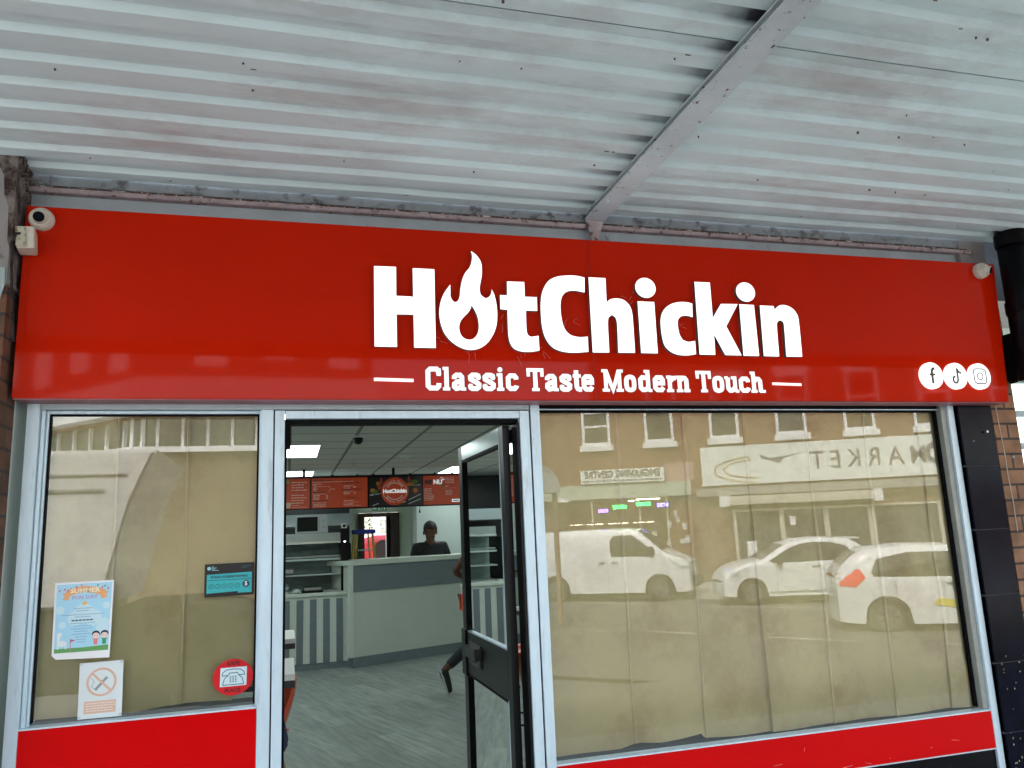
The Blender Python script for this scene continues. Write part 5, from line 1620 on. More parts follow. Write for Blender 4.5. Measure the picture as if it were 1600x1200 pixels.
def person(label, loc, rz, J, skin, shirt, trousers, shoes, hair, extra=None, group=None):
    """J: joints in local metres; the person faces local -Y"""
    t = thing('person', label, 'person', loc, rz, group)
    hs = J.pop('hs', 1.1)
    V = {k: Vector(v) for k, v in J.items()}
    # body: pelvis, spine, neck, both arms, both legs
    keys = ['pelvis', 'waist', 'chest', 'neck', 'jaw', 'shL', 'elL', 'wrL', 'shR', 'elR', 'wrR', 'hipL', 'knL', 'anL', 'toL', 'hipR', 'knR', 'anR', 'toR']
    rad = dict(pelvis=(.135, .10), waist=(.125, .09), chest=(.15, .10), neck=.055, jaw=.055, shL=.058, elL=.046, wrL=.030, shR=.058, elR=.046, wrR=.030,
               hipL=.086, knL=.062, anL=.042, toL=.030, hipR=.086, knR=.062, anR=.042, toR=.030)
    idx = {k: i for i, k in enumerate(keys)}
    E_ = [('pelvis', 'waist'), ('waist', 'chest'), ('chest', 'neck'), ('neck', 'jaw'), ('chest', 'shL'), ('shL', 'elL'), ('elL', 'wrL'), ('chest', 'shR'), ('shR', 'elR'), ('elR', 'wrR'),
          ('pelvis', 'hipL'), ('hipL', 'knL'), ('knL', 'anL'), ('anL', 'toL'), ('pelvis', 'hipR'), ('hipR', 'knR'), ('knR', 'anR'), ('anR', 'toR')]
    body = skinned([(V[k], rad[k]) for k in keys], [(idx[a], idx[b]) for a, b in E_])
    hd_ = MB()
    hc = V['head']
    fwd = V['look'].normalized()
    upv = Vector((0, 0, 1))
    sd_ = fwd.cross(upv).normalized()
    up2 = sd_.cross(fwd).normalized()
    hd_.T = Matrix.Translation(hc) @ Matrix((sd_, fwd, up2)).transposed().to_4x4() @ Matrix.Scale(hs, 4)
    hd_.ball((0, -0.012, 0.02), 0.076, 0.096, 0.098, 24, 16)          # skull
    hd_.ball((0, 0.022, -0.050), 0.056, 0.066, 0.066, 20, 12)         # face and jaw
    hd_.ball((0, 0.098, -0.030), 0.013, 0.020, 0.024, 12, 8)          # nose
    hd_.ball((0, 0.082, -0.072), 0.026, 0.014, 0.011, 12, 8)          # lips
    hd_.ball((0, 0.072, -0.105), 0.026, 0.020, 0.018, 12, 8)          # chin
    hd_.ball((0, 0.080, 0.012), 0.050, 0.018, 0.012, 14, 8)           # brow
    for s_ in (-1, 1):
        hd_.ball((s_ * 0.078, -0.012, -0.020), 0.010, 0.020, 0.030, 12, 8)
    parts = [body, mb_mesh(hd_)]
    for s_, wr, el in ((1, 'wrL', 'elL'), (-1, 'wrR', 'elR')):          # hands: palm, four bent fingers, thumb
        d = (V[wr] - V[el]).normalized()
        side = Vector((s_, 0, 0)) - d * d.dot(Vector((s_, 0, 0)))
        side.normalize()
        nrm = d.cross(side).normalized()
        pc_ = V[wr] + d * 0.055
        nodes = [(V[wr] - d * 0.01, .024), (V[wr] + d * 0.03, (.034, .017)), (pc_ + d * 0.03, (.036, .015))]
        ed = [(0, 1), (1, 2)]
        parts.append(skinned(nodes, ed))
        for i, (off, ln) in enumerate(((-0.030, .062), (-0.010, .072), (0.010, .068), (0.029, .054))):
            b0 = pc_ + d * 0.022 + side * off
            curl = nrm * (0.35 + 0.1 * i)
            n1 = b0 + (d + curl * .3).normalized() * ln * 0.5
            n2 = n1 + (d + curl * 1.5).normalized() * ln * 0.32
            n3 = n2 + (d + curl * 3.0).normalized() * ln * 0.25
            parts.append(skinned([(b0 - d * .015, .0095), (n1, .009), (n2, .0082), (n3, .0068)], [(0, 1), (1, 2), (2, 3)]))
        tb_ = V[wr] + d * 0.03 - side * 0.026
        t1 = tb_ + (d * .6 - side * .75 + nrm * .3).normalized() * 0.032
        t2 = t1 + (d * .9 - side * .2 + nrm * .4).normalized() * 0.030
        parts.append(skinned([(tb_, .012), (t1, .0105), (t2, .0082)], [(0, 1), (1, 2)]))
    bo = fuse('body', parts, skin, t, 0.0085, 2)
    ey = MB()
    ey.T = hd_.T
    for s_ in (-1, 1):
        ey.ball((s_ * 0.030, 0.078, -0.010), 0.012, 0.010, 0.009, 12, 8)
    ey.build('eyes', mat('eye_dark', (0.05, 0.04, 0.035), 0.2), t)
    hr = MB()
    hr.T = hd_.T
    hr.ball((0, -0.020, 0.030), 0.083, 0.098, 0.098, 26, 16)
    hme = mb_mesh(hr)
    bm = bmesh.new()
    bm.from_mesh(hme)
    inv = hd_.T.inverted()
    random.seed(5)
    for v in list(bm.verts):
        lo_ = inv @ v.co
        if lo_.y > 0.045 and lo_.z < 0.07 or lo_.z < -0.055 or (abs(lo_.x) > 0.05 and lo_.y > 0.0 and lo_.z < 0.0):
            bm.verts.remove(v)
        else:
            v.co += Vector((random.uniform(-1, 1), random.uniform(-1, 1), random.uniform(-1, 1))) * 0.003
    bm.to_mesh(hme)
    bm.free()
    hme.materials.append(hair)
    for p in hme.polygons:
        p.use_smooth = True
    ho = bpy.data.objects.new('hair', hme)
    COL.objects.link(ho)
    ho.parent = t
    md = ho.modifiers.new('t', 'SOLIDIFY')
    md.thickness = 0.010
    # shirt
    mid = lambda a, b, k: V[a].lerp(V[b], k)
    sk = [(V['pelvis'] + Vector((0, 0, -.02)), (.158, .118)), (V['waist'], (.150, .115)), (V['chest'], (.175, .125)), (mid('chest', 'neck', .55), (.115, .085)), (mid('chest', 'neck', .85), .070),
          (V['shL'], .076), (mid('shL', 'elL', .4), .070), (mid('shL', 'elL', .65), .066), (V['shR'], .076), (mid('shR', 'elR', .4), .070), (mid('shR', 'elR', .65), .066)]
    fuse('shirt', [skinned(sk, [(0, 1), (1, 2), (2, 3), (3, 4), (2, 5), (5, 6), (6, 7), (2, 8), (8, 9), (9, 10)])], shirt, t, 0.012, 3)
    tk = [(V['pelvis'] + Vector((0, 0, .03)), (.150, .110)), (V['hipL'], .098), (V['knL'], .070), (mid('knL', 'anL', .9), .056), (V['hipR'], .098), (V['knR'], .070), (mid('knR', 'anR', .9), .056)]
    fuse('trousers', [skinned(tk, [(0, 1), (1, 2), (2, 3), (0, 4), (4, 5), (5, 6)])], trousers, t, 0.012, 3)
    for a, b in (('anL', 'toL'), ('anR', 'toR')):
        d = (V[b] - V[a])
        so_ = [(V[a] - d.normalized() * 0.035 + Vector((0, 0, -.005)), (.054, .054)), (V[a].lerp(V[b], .5), (.056, .052)), (V[b] + d.normalized() * .03, (.052, .040)), (V[b] + d.normalized() * .08, (.038, .028))]
        sho = fuse('shoe', [skinned(so_, [(0, 1), (1, 2), (2, 3)])], shoes, t, 0.008, 2)
        # pale sole following the foot
        heel, toe = V[a] - d.normalized() * 0.07, V[b] + d.normalized() * 0.09
        nn = d.cross(Vector((1, 0, 0))).normalized()
        if nn.z > 0:
            nn = -nn
        sb = MB()
        dd = (toe - heel).normalized()
        ss_ = dd.cross(nn).normalized()
        ring_ = []
        for i in range(20):
            an_ = 2 * math.pi * i / 20
            u = math.cos(an_)
            ring_.append(heel + dd * ((u + 1) / 2 * (toe - heel).length) + ss_ * 0.042 * math.sin(an_) * (1 if u < 0.2 else 0.95) + nn * (0.026 if True else 0))
        vs = ring_ + [p + nn * 0.016 for p in ring_]
        sb.add(vs, [tuple(range(20)), tuple(range(39, 19, -1))] + [(i, (i + 1) % 20, 20 + (i + 1) % 20, 20 + i) for i in range(20)])
        sb.build('sole', mat('shoe_sole', (0.45, 0.47, 0.46), 0.6), sho)
    if extra:
        extra(t, V)
    return t

M_skin = mat('skin_brown', (0.10, 0.040, 0.022), 0.55, spec=0.3)
M_hair = mat('hair_black', (0.006, 0.005, 0.005), 0.7, noise=0.5, nscale=80)
M_tee = mat('black_cotton', (0.010, 0.010, 0.012), 0.9, noise=0.3, nscale=20)
M_trou = mat('dark_trousers', (0.016, 0.018, 0.022), 0.9)
M_shoe = mat('black_shoe', (0.012, 0.012, 0.013), 0.5)
person('person in a black T-shirt standing behind the tall counter with head bowed', (1.99, 8.55, 0), R(-6),
       dict(pelvis=(0, 0, .98), waist=(0, .01, 1.14), chest=(0, 0.01, 1.40), neck=(0, -.02, 1.55), jaw=(0, -.06, 1.60), head=(0, -.095, 1.655), look=(0.02, -1, -.75), hs=1.22,
            shL=(.205, .01, 1.455), elL=(.29, -.02, 1.16), wrL=(.17, -.26, 1.13), shR=(-.205, .01, 1.455), elR=(-.27, -.02, 1.16), wrR=(-.15, -.27, 1.13),
            hipL=(.10, 0, .93), knL=(.11, -.01, .50), anL=(.12, .02, .085), toL=(.14, -.13, .045), hipR=(-.10, 0, .93), knR=(-.11, -.01, .50), anR=(-.12, .02, .085), toR=(-.14, -.13, .045)),
       M_skin, M_tee, M_trou, M_shoe, M_hair)
def apron(t, V):
    # orange apron skirt over the front of the hips and thighs
    def f(u, v):
        a = (u - .5) * 6.1
        r = 0.190 + 0.02 * v
        return (V['pelvis'].x + r * math.sin(a), V['pelvis'].y - 0.160 * math.cos(a), V['pelvis'].z + 0.04 - 0.16 * v)
    b = MB()
    b.open = True
    b.grid(f, 18, 10)
    b.build('apron', mat('apron_orange', (0.75, 0.06, 0.02), 0.8), t, smooth=True, solid=0.004)
    def g(u, v):
        a = (u - .5) * 6.2
        r = 0.183
        return (V['pelvis'].x + r * math.sin(a), V['pelvis'].y - 0.152 * math.cos(a), V['pelvis'].z + 0.14 - 0.10 * v)
    b = MB()
    b.open = True
    b.grid(g, 26, 5)
    b.build('shirt_hem', mat('hem_white', (0.55, 0.55, 0.53), 0.9), t, smooth=True, solid=0.004)
person('person in dark clothes and orange apron walking inside, mostly hidden by the open door', (1.885, 5.22, 0), R(96),
       dict(pelvis=(0, 0, .95), waist=(0, -.01, 1.10), chest=(0, -0.03, 1.34), neck=(0, -.05, 1.49), jaw=(0, -.08, 1.56), head=(0, -.085, 1.635), look=(0.0, -1, -.1),
            shL=(.18, -.02, 1.41), elL=(.25, .15, 1.20), wrL=(.19, -.09, 1.10), shR=(-.18, -.04, 1.41), elR=(-.25, -.16, 1.16), wrR=(-.20, -.38, 1.20),
            hipL=(.10, 0, .90), knL=(.10, .0, .49), anL=(.10, .335, .235), toL=(.10, .290, .085), hipR=(-.10, -.02, .90), knR=(-.10, -.20, .50), anR=(-.10, -.20, .085), toR=(-.10, -.35, .045)),
       M_skin, M_tee, M_trou, M_shoe, M_hair, extra=apron)

# ------------------------------------------------------------ vehicles
M_vwhite = mat('vehicle_white', (0.80, 0.82, 0.82), 0.28, coat=0.5, noise=0.02)
M_vwin = mat('vehicle_glass', (0.015, 0.018, 0.02), 0.05, spec=0.6)
M_tyre = mat('tyre', (0.015, 0.015, 0.016), 0.85)
M_alloy = mat('alloy', (0.35, 0.36, 0.37), 0.35, metal=0.7)
M_trimb = mat('black_trim', (0.02, 0.02, 0.022), 0.6)
M_tail = mat('tail_lamp', (0.75, 0.005, 0.005), 0.2, emit=0.35)
M_head = mat('head_lamp', (0.55, 0.60, 0.62), 0.12, metal=0.3)

def curve1(tab, x):
    """smooth-ish interpolation through (x, value) pairs"""
    if x <= tab[0][0]:
        return tab[0][1]
    for (xa, za), (xb, zb) in zip(tab, tab[1:]):
        if x <= xb:
            k = (x - xa) / (xb - xa)
            return za + (zb - za) * k
    return tab[-1][1]

def vehicle(name, label, cat, loc, heading, L, W, top, belt, wheels, wr, side_windows, screen=None, rear=None, paint=None, tumble=0.22,
            lights=True, doors=(), group=None, handles=(), ground=0.22, extra=None):
    """front of the vehicle is local +X; top is the roof line over x, wheels the axle positions"""
    t = thing(name, label, cat, loc, heading, group)
    paint = paint or M_vwhite
    hw = W / 2
    def width(x, z):
        zt = curve1(top, x)
        e = max(0, abs(x) - (L / 2 - 0.55)) / 0.55
        w = hw * (1 - 0.16 * e * e)
        if z > belt:
            w -= tumble * (z - belt) ** 1.15
        w -= 0.05 * max(0, (0.55 - z)) ** 1.5
        rr = max(0, 1 - (zt - z) / 0.10)
        return w - 0.05 * rr * rr
    def bottom(x):
        z = ground + 0.03 * max(0, abs(x) - (L / 2 - 0.4)) / 0.4
        for wx in wheels:
            d = abs(x - wx)
            r = wr + 0.07
            if d < r:
                z = max(z, wr + math.sqrt(max(0, r * r - d * d)) - 0.02)
        return z
    NX, NZ = 110, 14
    b = MB()
    b.open = True
    for s_ in (-1, 1):
        def f(u, v):
            x = -L / 2 + L * u
            z0, z1 = bottom(x), curve1(top, x)
            z = z0 + (z1 - z0) * v
            return (x, s_ * width(x, z), z)
        b.grid(f, NX, NZ)
    def cap(u, v):
        x = -L / 2 + L * u
        z = curve1(top, x)
        w = width(x, z)
        k = 2 * v - 1
        return (x, w * k, z + 0.035 * (1 - k * k))
    b.grid(cap, NX, 10)
    def under(u, v):
        x = -L / 2 + L * u
        z = bottom(x)
        return (x, width(x, z) * (2 * v - 1), z)
    b.grid(under, NX, 4)
    for xe in (-L / 2, L / 2):
        def endf(u, v):
            z0, z1 = bottom(xe), curve1(top, xe)
            z = z0 + (z1 - z0) * v
            return (xe + math.copysign(0.06, xe) * (1 - (2 * u - 1) ** 2), width(xe, z) * (2 * u - 1), z)
        b.grid(endf, 8, 6)
    b.build('body', paint, t, smooth=True)
    for poly in side_windows:
        for s_ in (-1, 1):
            c = (sum(p[0] for p in poly) / len(poly), sum(p[1] for p in poly) / len(poly))
            m_ = MB()
            m_.open = True
            # concentric rings keep the pane on the curved side
            rings = []
            n = len(poly)
            for k in (1.0, 0.66, 0.33):
                rings.append([(c[0] + (p[0] - c[0]) * k, c[1] + (p[1] - c[1]) * k) for p in poly])
            vs = [(x, s_ * (width(x, z) + 0.006), z) for rg in rings for x, z in rg] + [(c[0], s_ * (width(*c) + 0.006), c[1])]
            fs = []
            for r_ in range(2):
                for i in range(n):
                    fs.append((r_ * n + i, r_ * n + (i + 1) % n, (r_ + 1) * n + (i + 1) % n, (r_ + 1) * n + i))
            fs += [(2 * n + i, 2 * n + (i + 1) % n, 3 * n) for i in range(n)]
            m_.add(vs, fs)
            m_.build('side_window', M_vwin, t)
    for rng, nm in ((screen, 'windscreen'), (rear, 'rear_window')):
        if rng:
            m_ = MB()
            m_.open = True
            def f(u, v):
                x = rng[0] + (rng[1] - rng[0]) * u
                z = curve1(top, x)
                w = width(x, z) - 0.07
                k = 2 * v - 1
                return (x, w * k, z + 0.035 * (1 - k * k) + 0.010)
            m_.grid(f, 14, 8)
            m_.build(nm, M_vwin, t)
    for wx in wheels:
        for s_ in (-1, 1):
            y = s_ * (hw - 0.12)
            tm = MB()
            tm.cyl((wx, y - 0.10, wr), (wx, y + 0.10, wr), wr, n=32)
            wo = tm.build('wheel', M_tyre, t, bevel=0.02)
            rm = MB()
            yo = y + s_ * 0.103
            rm.cyl((wx, y + s_ * 0.08, wr), (wx, yo, wr), wr * 0.66, n=28)
            rm.build('rim', M_alloy, wo)
            sp_ = MB()
            for k in range(7):
                a = 2 * math.pi * k / 7
                sp_.T = Matrix.Translation((wx, yo + s_ * 0.002, wr)) @ Matrix.Rotation(a, 4, 'Y')
                sp_.box(wr * .22, wr * .58, -0.002, 0.002, -wr * .09, wr * .09)
            sp_.build('rim_opening', M_trimb, wo)
    for dx in doors:
        m_ = MB()
        for s_ in (-1, 1):
            for z in [bottom(dx) + 0.05 + (belt - bottom(dx) - 0.06) * i / 8 for i in range(8)]:
                dz = (belt - bottom(dx) - 0.06) / 8
                w_ = width(dx, z)
                m_.box(dx - 0.004, dx + 0.004, s_ * w_ - 0.002 + s_ * 0.002, s_ * w_ + 0.002 + s_ * 0.002, z, z + dz)
        m_.build('door_gap', M_trimb, t)
    for hx, hz in handles:
        m_ = MB()
        for s_ in (-1, 1):
            m_.box(hx - 0.09, hx + 0.09, s_ * (width(hx, hz) + 0.012) - 0.012, s_ * (width(hx, hz) + 0.012) + 0.012, hz - 0.012, hz + 0.012)
        m_.build('door_handle', M_trimb, t, bevel=0.004)
    if extra:
        extra(t, width, bottom)
    return t

def side_patch(t, name, poly, m_, width, out=0.012, sides=(-1, 1)):
    for s_ in sides:
        b = MB()
        b.open = True
        c = (sum(p[0] for p in poly) / len(poly), sum(p[1] for p in poly) / len(poly))
        n = len(poly)
        b.add([(x, s_ * (width(x, z) + out), z) for x, z in poly] + [(c[0], s_ * (width(*c) + out), c[1])], [(i, (i + 1) % n, n) for i in range(n)])
        b.build(name, m_, t)

ZR = -0.35
# mid-size panel van across the road
VT = [(-2.3, 1.78), (-2.2, 1.86), (-1.0, 1.90), (0.55, 1.90), (0.85, 1.86), (1.55, 1.27), (2.05, 1.05), (2.25, 0.90), (2.30, 0.70)]
def van_extra(t, w, bt):
    side_patch(t, 'headlight', [(1.80, 1.0), (2.18, 0.90), (2.22, 0.80), (1.95, 0.84)], M_head, w, 0.014)
    m_ = MB()
    m_.box(2.27, 2.375, -0.62, 0.62, 0.34, 0.62)
    m_.build('grille', M_trimb, t, bevel=0.02)
    for s_ in (-1, 1):
        MB().box(1.18, 1.32, s_ * 1.02 - 0.06, s_ * 1.02 + 0.06, 1.22, 1.42).build('mirror', M_trimb, t, bevel=0.02)
    side_patch(t, 'tail_lamp', [(-2.28, 1.45), (-2.20, 1.45), (-2.20, 1.0), (-2.28, 1.0)], M_tail, w, 0.014)
vehicle('panel_van', 'white panel van across the road, mirrored near the left of the right window', 'van', (8.85, -18.0, ZR), R(36), 4.4, 1.9, VT, 1.10, (-1.45, 1.42), 0.33,
        [[(0.12, 1.18), (0.10, 1.62), (0.22, 1.74), (0.72, 1.74), (1.34, 1.26), (1.30, 1.16)]], screen=(0.88, 1.52), doors=(-0.9, 0.02), handles=((-0.12, 1.02), (0.22, 1.02)), extra=van_extra, tumble=0.16)

# small white hatchback facing left in the reflection
FT = [(-1.78, 0.92), (-1.70, 1.10), (-1.50, 1.34), (-1.25, 1.46), (-0.6, 1.51), (-0.1, 1.48), (0.25, 1.38), (0.88, 1.03), (1.25, 0.97), (1.55, 0.86), (1.74, 0.70), (1.78, 0.55)]
def fx(t, w, bt):
    side_patch(t, 'headlight', [(1.42, 0.84), (1.62, 0.78), (1.62, 0.68), (1.45, 0.70)], M_head, w, 0.016)
    side_patch(t, 'tail_lamp', [(-1.74, 0.98), (-1.62, 1.0), (-1.62, 0.78), (-1.74, 0.78)], M_tail, w, 0.016)
    side_patch(t, 'sill_strip', [(-0.85, 0.31), (0.88, 0.31), (0.88, 0.285), (-0.85, 0.285)], M_alloy, w, 0.012)
    for s_ in (-1, 1):
        MB().box(0.42, 0.54, s_ * 0.88 - 0.07, s_ * 0.88 + 0.07, 0.93, 1.05).build('mirror', M_trimb, t, bevel=0.02)
    MB().box(-1.60, -1.34, -0.5, 0.5, 1.452, 1.492).build('spoiler', M_vwhite, t, bevel=0.01)
vehicle('small_car', 'small rounded white hatchback facing left, mirrored in front of the supermarket', 'car', (11.9, -14.2, ZR), R(180 + 18), 3.56, 1.64, FT, 0.92, (-1.15, 1.15), 0.30,
        [[(-1.30, 1.05), (-1.18, 1.28), (-0.85, 1.40), (-0.35, 1.42), (-0.05, 1.38), (0.22, 1.28), (0.70, 1.02), (0.60, 0.97), (-1.28, 0.99)]], screen=(0.28, 0.86), rear=(-1.68, -1.42),
        doors=(0.55, -0.55), handles=((-0.38, 0.86),), extra=fx, ground=0.2, tumble=0.38)

# larger white hatchback with red tail lamp, facing right
HT = [(-2.0, 0.98), (-1.92, 1.15), (-1.68, 1.36), (-1.45, 1.45), (-0.8, 1.50), (-0.1, 1.48), (0.35, 1.36), (1.02, 1.02), (1.5, 0.94), (1.85, 0.80), (1.98, 0.62)]
def hx(t, w, bt):
    side_patch(t, 'tail_lamp', [(-1.95, 1.05), (-1.60, 1.12), (-1.52, 0.98), (-1.70, 0.82), (-1.95, 0.84)], M_tail, w, 0.016)
    side_patch(t, 'headlight', [(1.45, 0.86), (1.80, 0.76), (1.80, 0.66), (1.50, 0.72)], M_head, w, 0.016)
    side_patch(t, 'yellow_flash', [(-0.4, 0.62), (0.4, 0.52), (1.0, 0.46), (1.0, 0.38), (0.2, 0.40), (-0.5, 0.52)], mat('yellow_sticker', (0.75, 0.62, 0.03), 0.5), w, 0.012)
    MB().box(-1.98, -1.93, -0.25, 0.25, 0.60, 0.72).build('number_plate', mat('plate_yellow', (0.7, 0.55, 0.05), 0.5), t)
    for s_ in (-1, 1):
        MB().box(0.50, 0.62, s_ * 0.93 - 0.07, s_ * 0.93 + 0.07, 0.93, 1.05).build('mirror', M_vwhite, t, bevel=0.02)
vehicle('estate_car', 'white hatchback with a red tail lamp, at the right of the window reflection', 'car', (11.45, -8.75, -0.42), R(31), 4.0, 1.76, HT, 0.92, (-1.22, 1.28), 0.31,
        [[(-1.42, 1.06), (-1.30, 1.28), (-0.8, 1.39), (-0.1, 1.38), (0.25, 1.28), (0.85, 1.00), (0.75, 0.96), (-1.38, 0.99)]], screen=(0.38, 0.98), rear=(-1.90, -1.60),
        doors=(0.72, -0.30, -1.05), handles=((-0.16, 0.86),), extra=hx, ground=0.2, tumble=0.36)

# high roof box van at our own kerb, mirrored in the left window
lv = thing('box_van', 'tall white box van parked at the kerb, mirrored in the left window', 'van', (0, 0, -0.40))
lv.scale = (1.12, 1.0, 1.0)
lv.location = (0, -0.85, -0.33)
bxp = [(-1.00, 2.80), (-1.05, 2.75), (-1.20, 2.33), (-1.31, 1.78), (-1.38, 1.45), (-7.2, 1.45), (-7.2, 2.80)]
MB().prism(bxp, -5.65, -3.62).build('cargo_box', M_vwhite, lv, bevel=0.03)
rb = MB()
rb.box(-7.15, -1.24, -3.619, -3.605, 2.575, 2.59).box(-7.15, -1.40, -3.619, -3.605, 2.435, 2.46)
rb.build('side_rail', mat('rail_grey', (0.35, 0.36, 0.36), 0.5), lv)
MB().box(-7.1, -1.5, -5.6, -3.68, 0.75, 1.449).build('chassis_skirt', M_trimb, lv)
MB().prism([(-1.49, 0.55), (0.35, 0.55), (0.40, 1.0), (-0.1, 1.25), (-0.65, 1.42), (-1.36, 1.42)], -5.5, -3.75).build('cab', mat('cab_dark', (0.012, 0.015, 0.025), 0.85, spec=0.05), lv, bevel=0.05)
for wx in (-0.35, -5.4):
    for y0, y1 in ((-3.98, -3.72), (-5.6, -5.34)):
        wo = MB().cyl((wx, y0, 0.36), (wx, y1, 0.36), 0.36, n=28).build('wheel', M_tyre, lv, bevel=0.02)
        MB().cyl((wx, y0 - .01, 0.36), (wx, y1 + .01, 0.36), 0.2, n=20).build('rim', M_alloy, wo)

# red people carrier and its neighbour seen through the back doorway
RT = [(-2.2, 0.95), (-2.12, 1.35), (-1.95, 1.62), (-1.5, 1.72), (0.3, 1.72), (0.7, 1.60), (1.35, 1.12), (1.9, 1.0), (2.15, 0.85), (2.2, 0.6)]
def rx(t, w, bt):
    side_patch(t, 'waist_strip', [(-2.0, 0.92), (1.6, 0.92), (1.6, 0.86), (-2.0, 0.86)], mat('bright_strip', (0.7, 0.5, 0.5), 0.3), w, 0.014)
    side_patch(t, 'tail_lamp', [(-2.16, 1.2), (-2.05, 1.2), (-2.05, 0.9), (-2.16, 0.9)], M_tail, w, 0.016)
vehicle('red_car', 'red people carrier parked in the yard behind the shop, seen through the back doorway', 'car', (3.5, 18.6, -0.05), R(8), 4.4, 1.8, RT, 1.06, (-1.4, 1.4), 0.31,
        [[(-1.55, 1.14), (-1.50, 1.52), (-1.35, 1.60), (-0.55, 1.60), (-0.50, 1.14)], [(-0.40, 1.14), (-0.42, 1.60), (0.20, 1.60), (0.9, 1.18), (0.85, 1.12)]], screen=(0.72, 1.3), rear=(-2.1, -1.92),
        paint=mat('vehicle_red', (0.45, 0.03, 0.04), 0.25, coat=0.5), doors=(-0.45,), extra=rx)
vehicle('silver_car', 'silver car bonnet low in the back doorway in front of the red car', 'car', (3.9, 15.0, -0.05), R(172), 3.9, 1.7, FT, 0.92, (-1.15, 1.15), 0.30,
        [[(-1.30, 1.05), (-1.18, 1.28), (-0.35, 1.42), (0.22, 1.28), (0.70, 1.02), (-1.28, 0.99)]], screen=(0.28, 0.86), rear=(-1.68, -1.42), paint=mat('vehicle_silver', (0.55, 0.58, 0.6), 0.3, metal=0.5))

# ------------------------------------------------------------ buildings across the road (they face the shop and show in the glass)
def front(name, label, origin, ang):
    """local +X runs to the right for someone looking at the front from the shop side; the front is local y = 0, faces -Y"""
    return thing(name, label, 'building', origin, ang)
M_bk = brick_mat('street_brick', (0.24, 0.10, 0.055), (0.19, 0.08, 0.045), (0.22, 0.17, 0.13))
M_frame = mat('window_white', (0.78, 0.80, 0.80), 0.5)
M_pane = mat('street_pane', (0.06, 0.07, 0.075), 0.08, spec=0.7)
O1 = (11.13, 0.12 - 20.93, 0.0)
sb_ = front('shop_terrace', 'brick terrace across the road with white sash windows over a pale supermarket sign', O1, R(180 + 25))
MB().box(-14.0, 1.6, 0.0, 9.0, 2.55, 8.3).build('wall', M_bk, sb_)
MB().box(-14.2, 1.8, -0.3, 9.2, 8.3, 8.6).build('cornice', M_frame, sb_, bevel=0.02)
MB().prism([(-14.2, 0), (1.8, 0), (1.8, 0.2), (-14.2, 0.2)], -0.2, 9.0).build('roof', mat('slate', (0.06, 0.065, 0.07), 0.7), sb_, loc=(0, 0, 8.6))
MB().box(1.6, 3.4, 0.0, 9.0, 2.55, 5.55).build('wall', M_bk, sb_)
MB().box(1.6, 3.4, -0.08, 9.0, 5.55, 5.68).build('parapet', M_frame, sb_)
for k in range(7):
    xc = 1.38 - 2.10 * k
    zs = 4.33
    if k == 0:
        xc = 1.36
    fw = MB()
    H_ = 1.95 if k else 1.15
    fw.box(xc - 0.47, xc - 0.38, -0.03, 0.06, zs, zs + H_).box(xc + 0.38, xc + 0.47, -0.03, 0.06, zs, zs + H_).box(xc - 0.38, xc + 0.38, -0.03, 0.06, zs, zs + 0.10)
    fw.box(xc - 0.38, xc + 0.38, -0.03, 0.06, zs + H_ - 0.09, zs + H_).box(xc - 0.38, xc + 0.38, -0.03, 0.06, zs + H_ * 0.52, zs + H_ * 0.52 + 0.07)
    wo = fw.build('window', M_frame, sb_)
    MB().box(xc - 0.38, xc + 0.38, 0.0, 0.02, zs + 0.1, zs + H_ - 0.09).build('pane', M_pane, wo)
    MB().box(xc - 0.56, xc + 0.56, -0.12, -0.001, zs - 0.19, zs).build('sill', M_frame, wo, bevel=0.01)
    MB().box(xc - 0.60, xc + 0.60, -0.02, -0.001, zs + H_, zs + H_ + 0.22).build('lintel', M_frame, wo)
# ground floor: supermarket on the left (as seen from our side), engraver's shop on the right
MB().box(-14.0, -1.75, 0.12, 9.0, -0.35, 2.55).build('ground_floor_wall', mat('brown_render', (0.22, 0.15, 0.10), 0.8, noise=0.15, nscale=2), sb_)
MB().box(-14.0, -1.75, -0.16, 0.119, 2.46, 2.72).build('canopy_strip', mat('grey_canopy', (0.30, 0.30, 0.28), 0.7), sb_)
ms = thing('supermarket_sign', 'long pale supermarket fascia sign with grey capital letters and a jet trailing two arcs', 'sign', O1, R(180 + 25))
MB().box(-13.0, -1.98, -0.14, -0.002, 2.86, 4.05).build('panel', mat('sign_pale', (0.72, 0.78, 0.74), 0.5), ms, bevel=0.01)
MB().box(-13.02, -1.96, -0.145, -0.12, 2.80, 2.859).build('panel_edge', M_frame, ms)
M_sgrey = mat('sign_grey', (0.16, 0.15, 0.17), 0.5)
for ch_, xc_ in zip('MARKET', (-8.60, -7.93, -7.30, -6.70, -6.13, -5.57)):
    text(ch_, 0.80, M_sgrey, ms, 'letter', xc_, -0.146, 3.42, bold=0.008, sx=0.86)
text('D', 0.86, M_sgrey, ms, 'letter', -9.07, -0.146, 3.43, bold=0.04, sx=0.78)
jm = MB()
jm.prism([(-5.15, 3.72), (-4.6, 3.64), (-4.1, 3.60), (-3.85, 3.76), (-3.86, 3.60), (-4.2, 3.50), (-4.42, 3.42), (-4.55, 3.56), (-5.0, 3.69)], -0.148, -0.1405)
jm.build('jet_emblem', M_sgrey, ms)
ja = MB()
for k, (rx_, rz_) in enumerate(((1.35, 0.42), (1.05, 0.30))):
    pts = []
    for i in range(22):
        a = R(80 - 165 * i / 21)
        pts.append((-3.75 + rx_ * math.cos(a), 3.26 + 0.02 * k + rz_ * math.sin(a)))
    ja.stroke(pts, 0.05, -0.146 - k * 0.001, -0.1405)
ja.build('trail_arc', mat('sign_gold', (0.40, 0.30, 0.16), 0.5), ms)
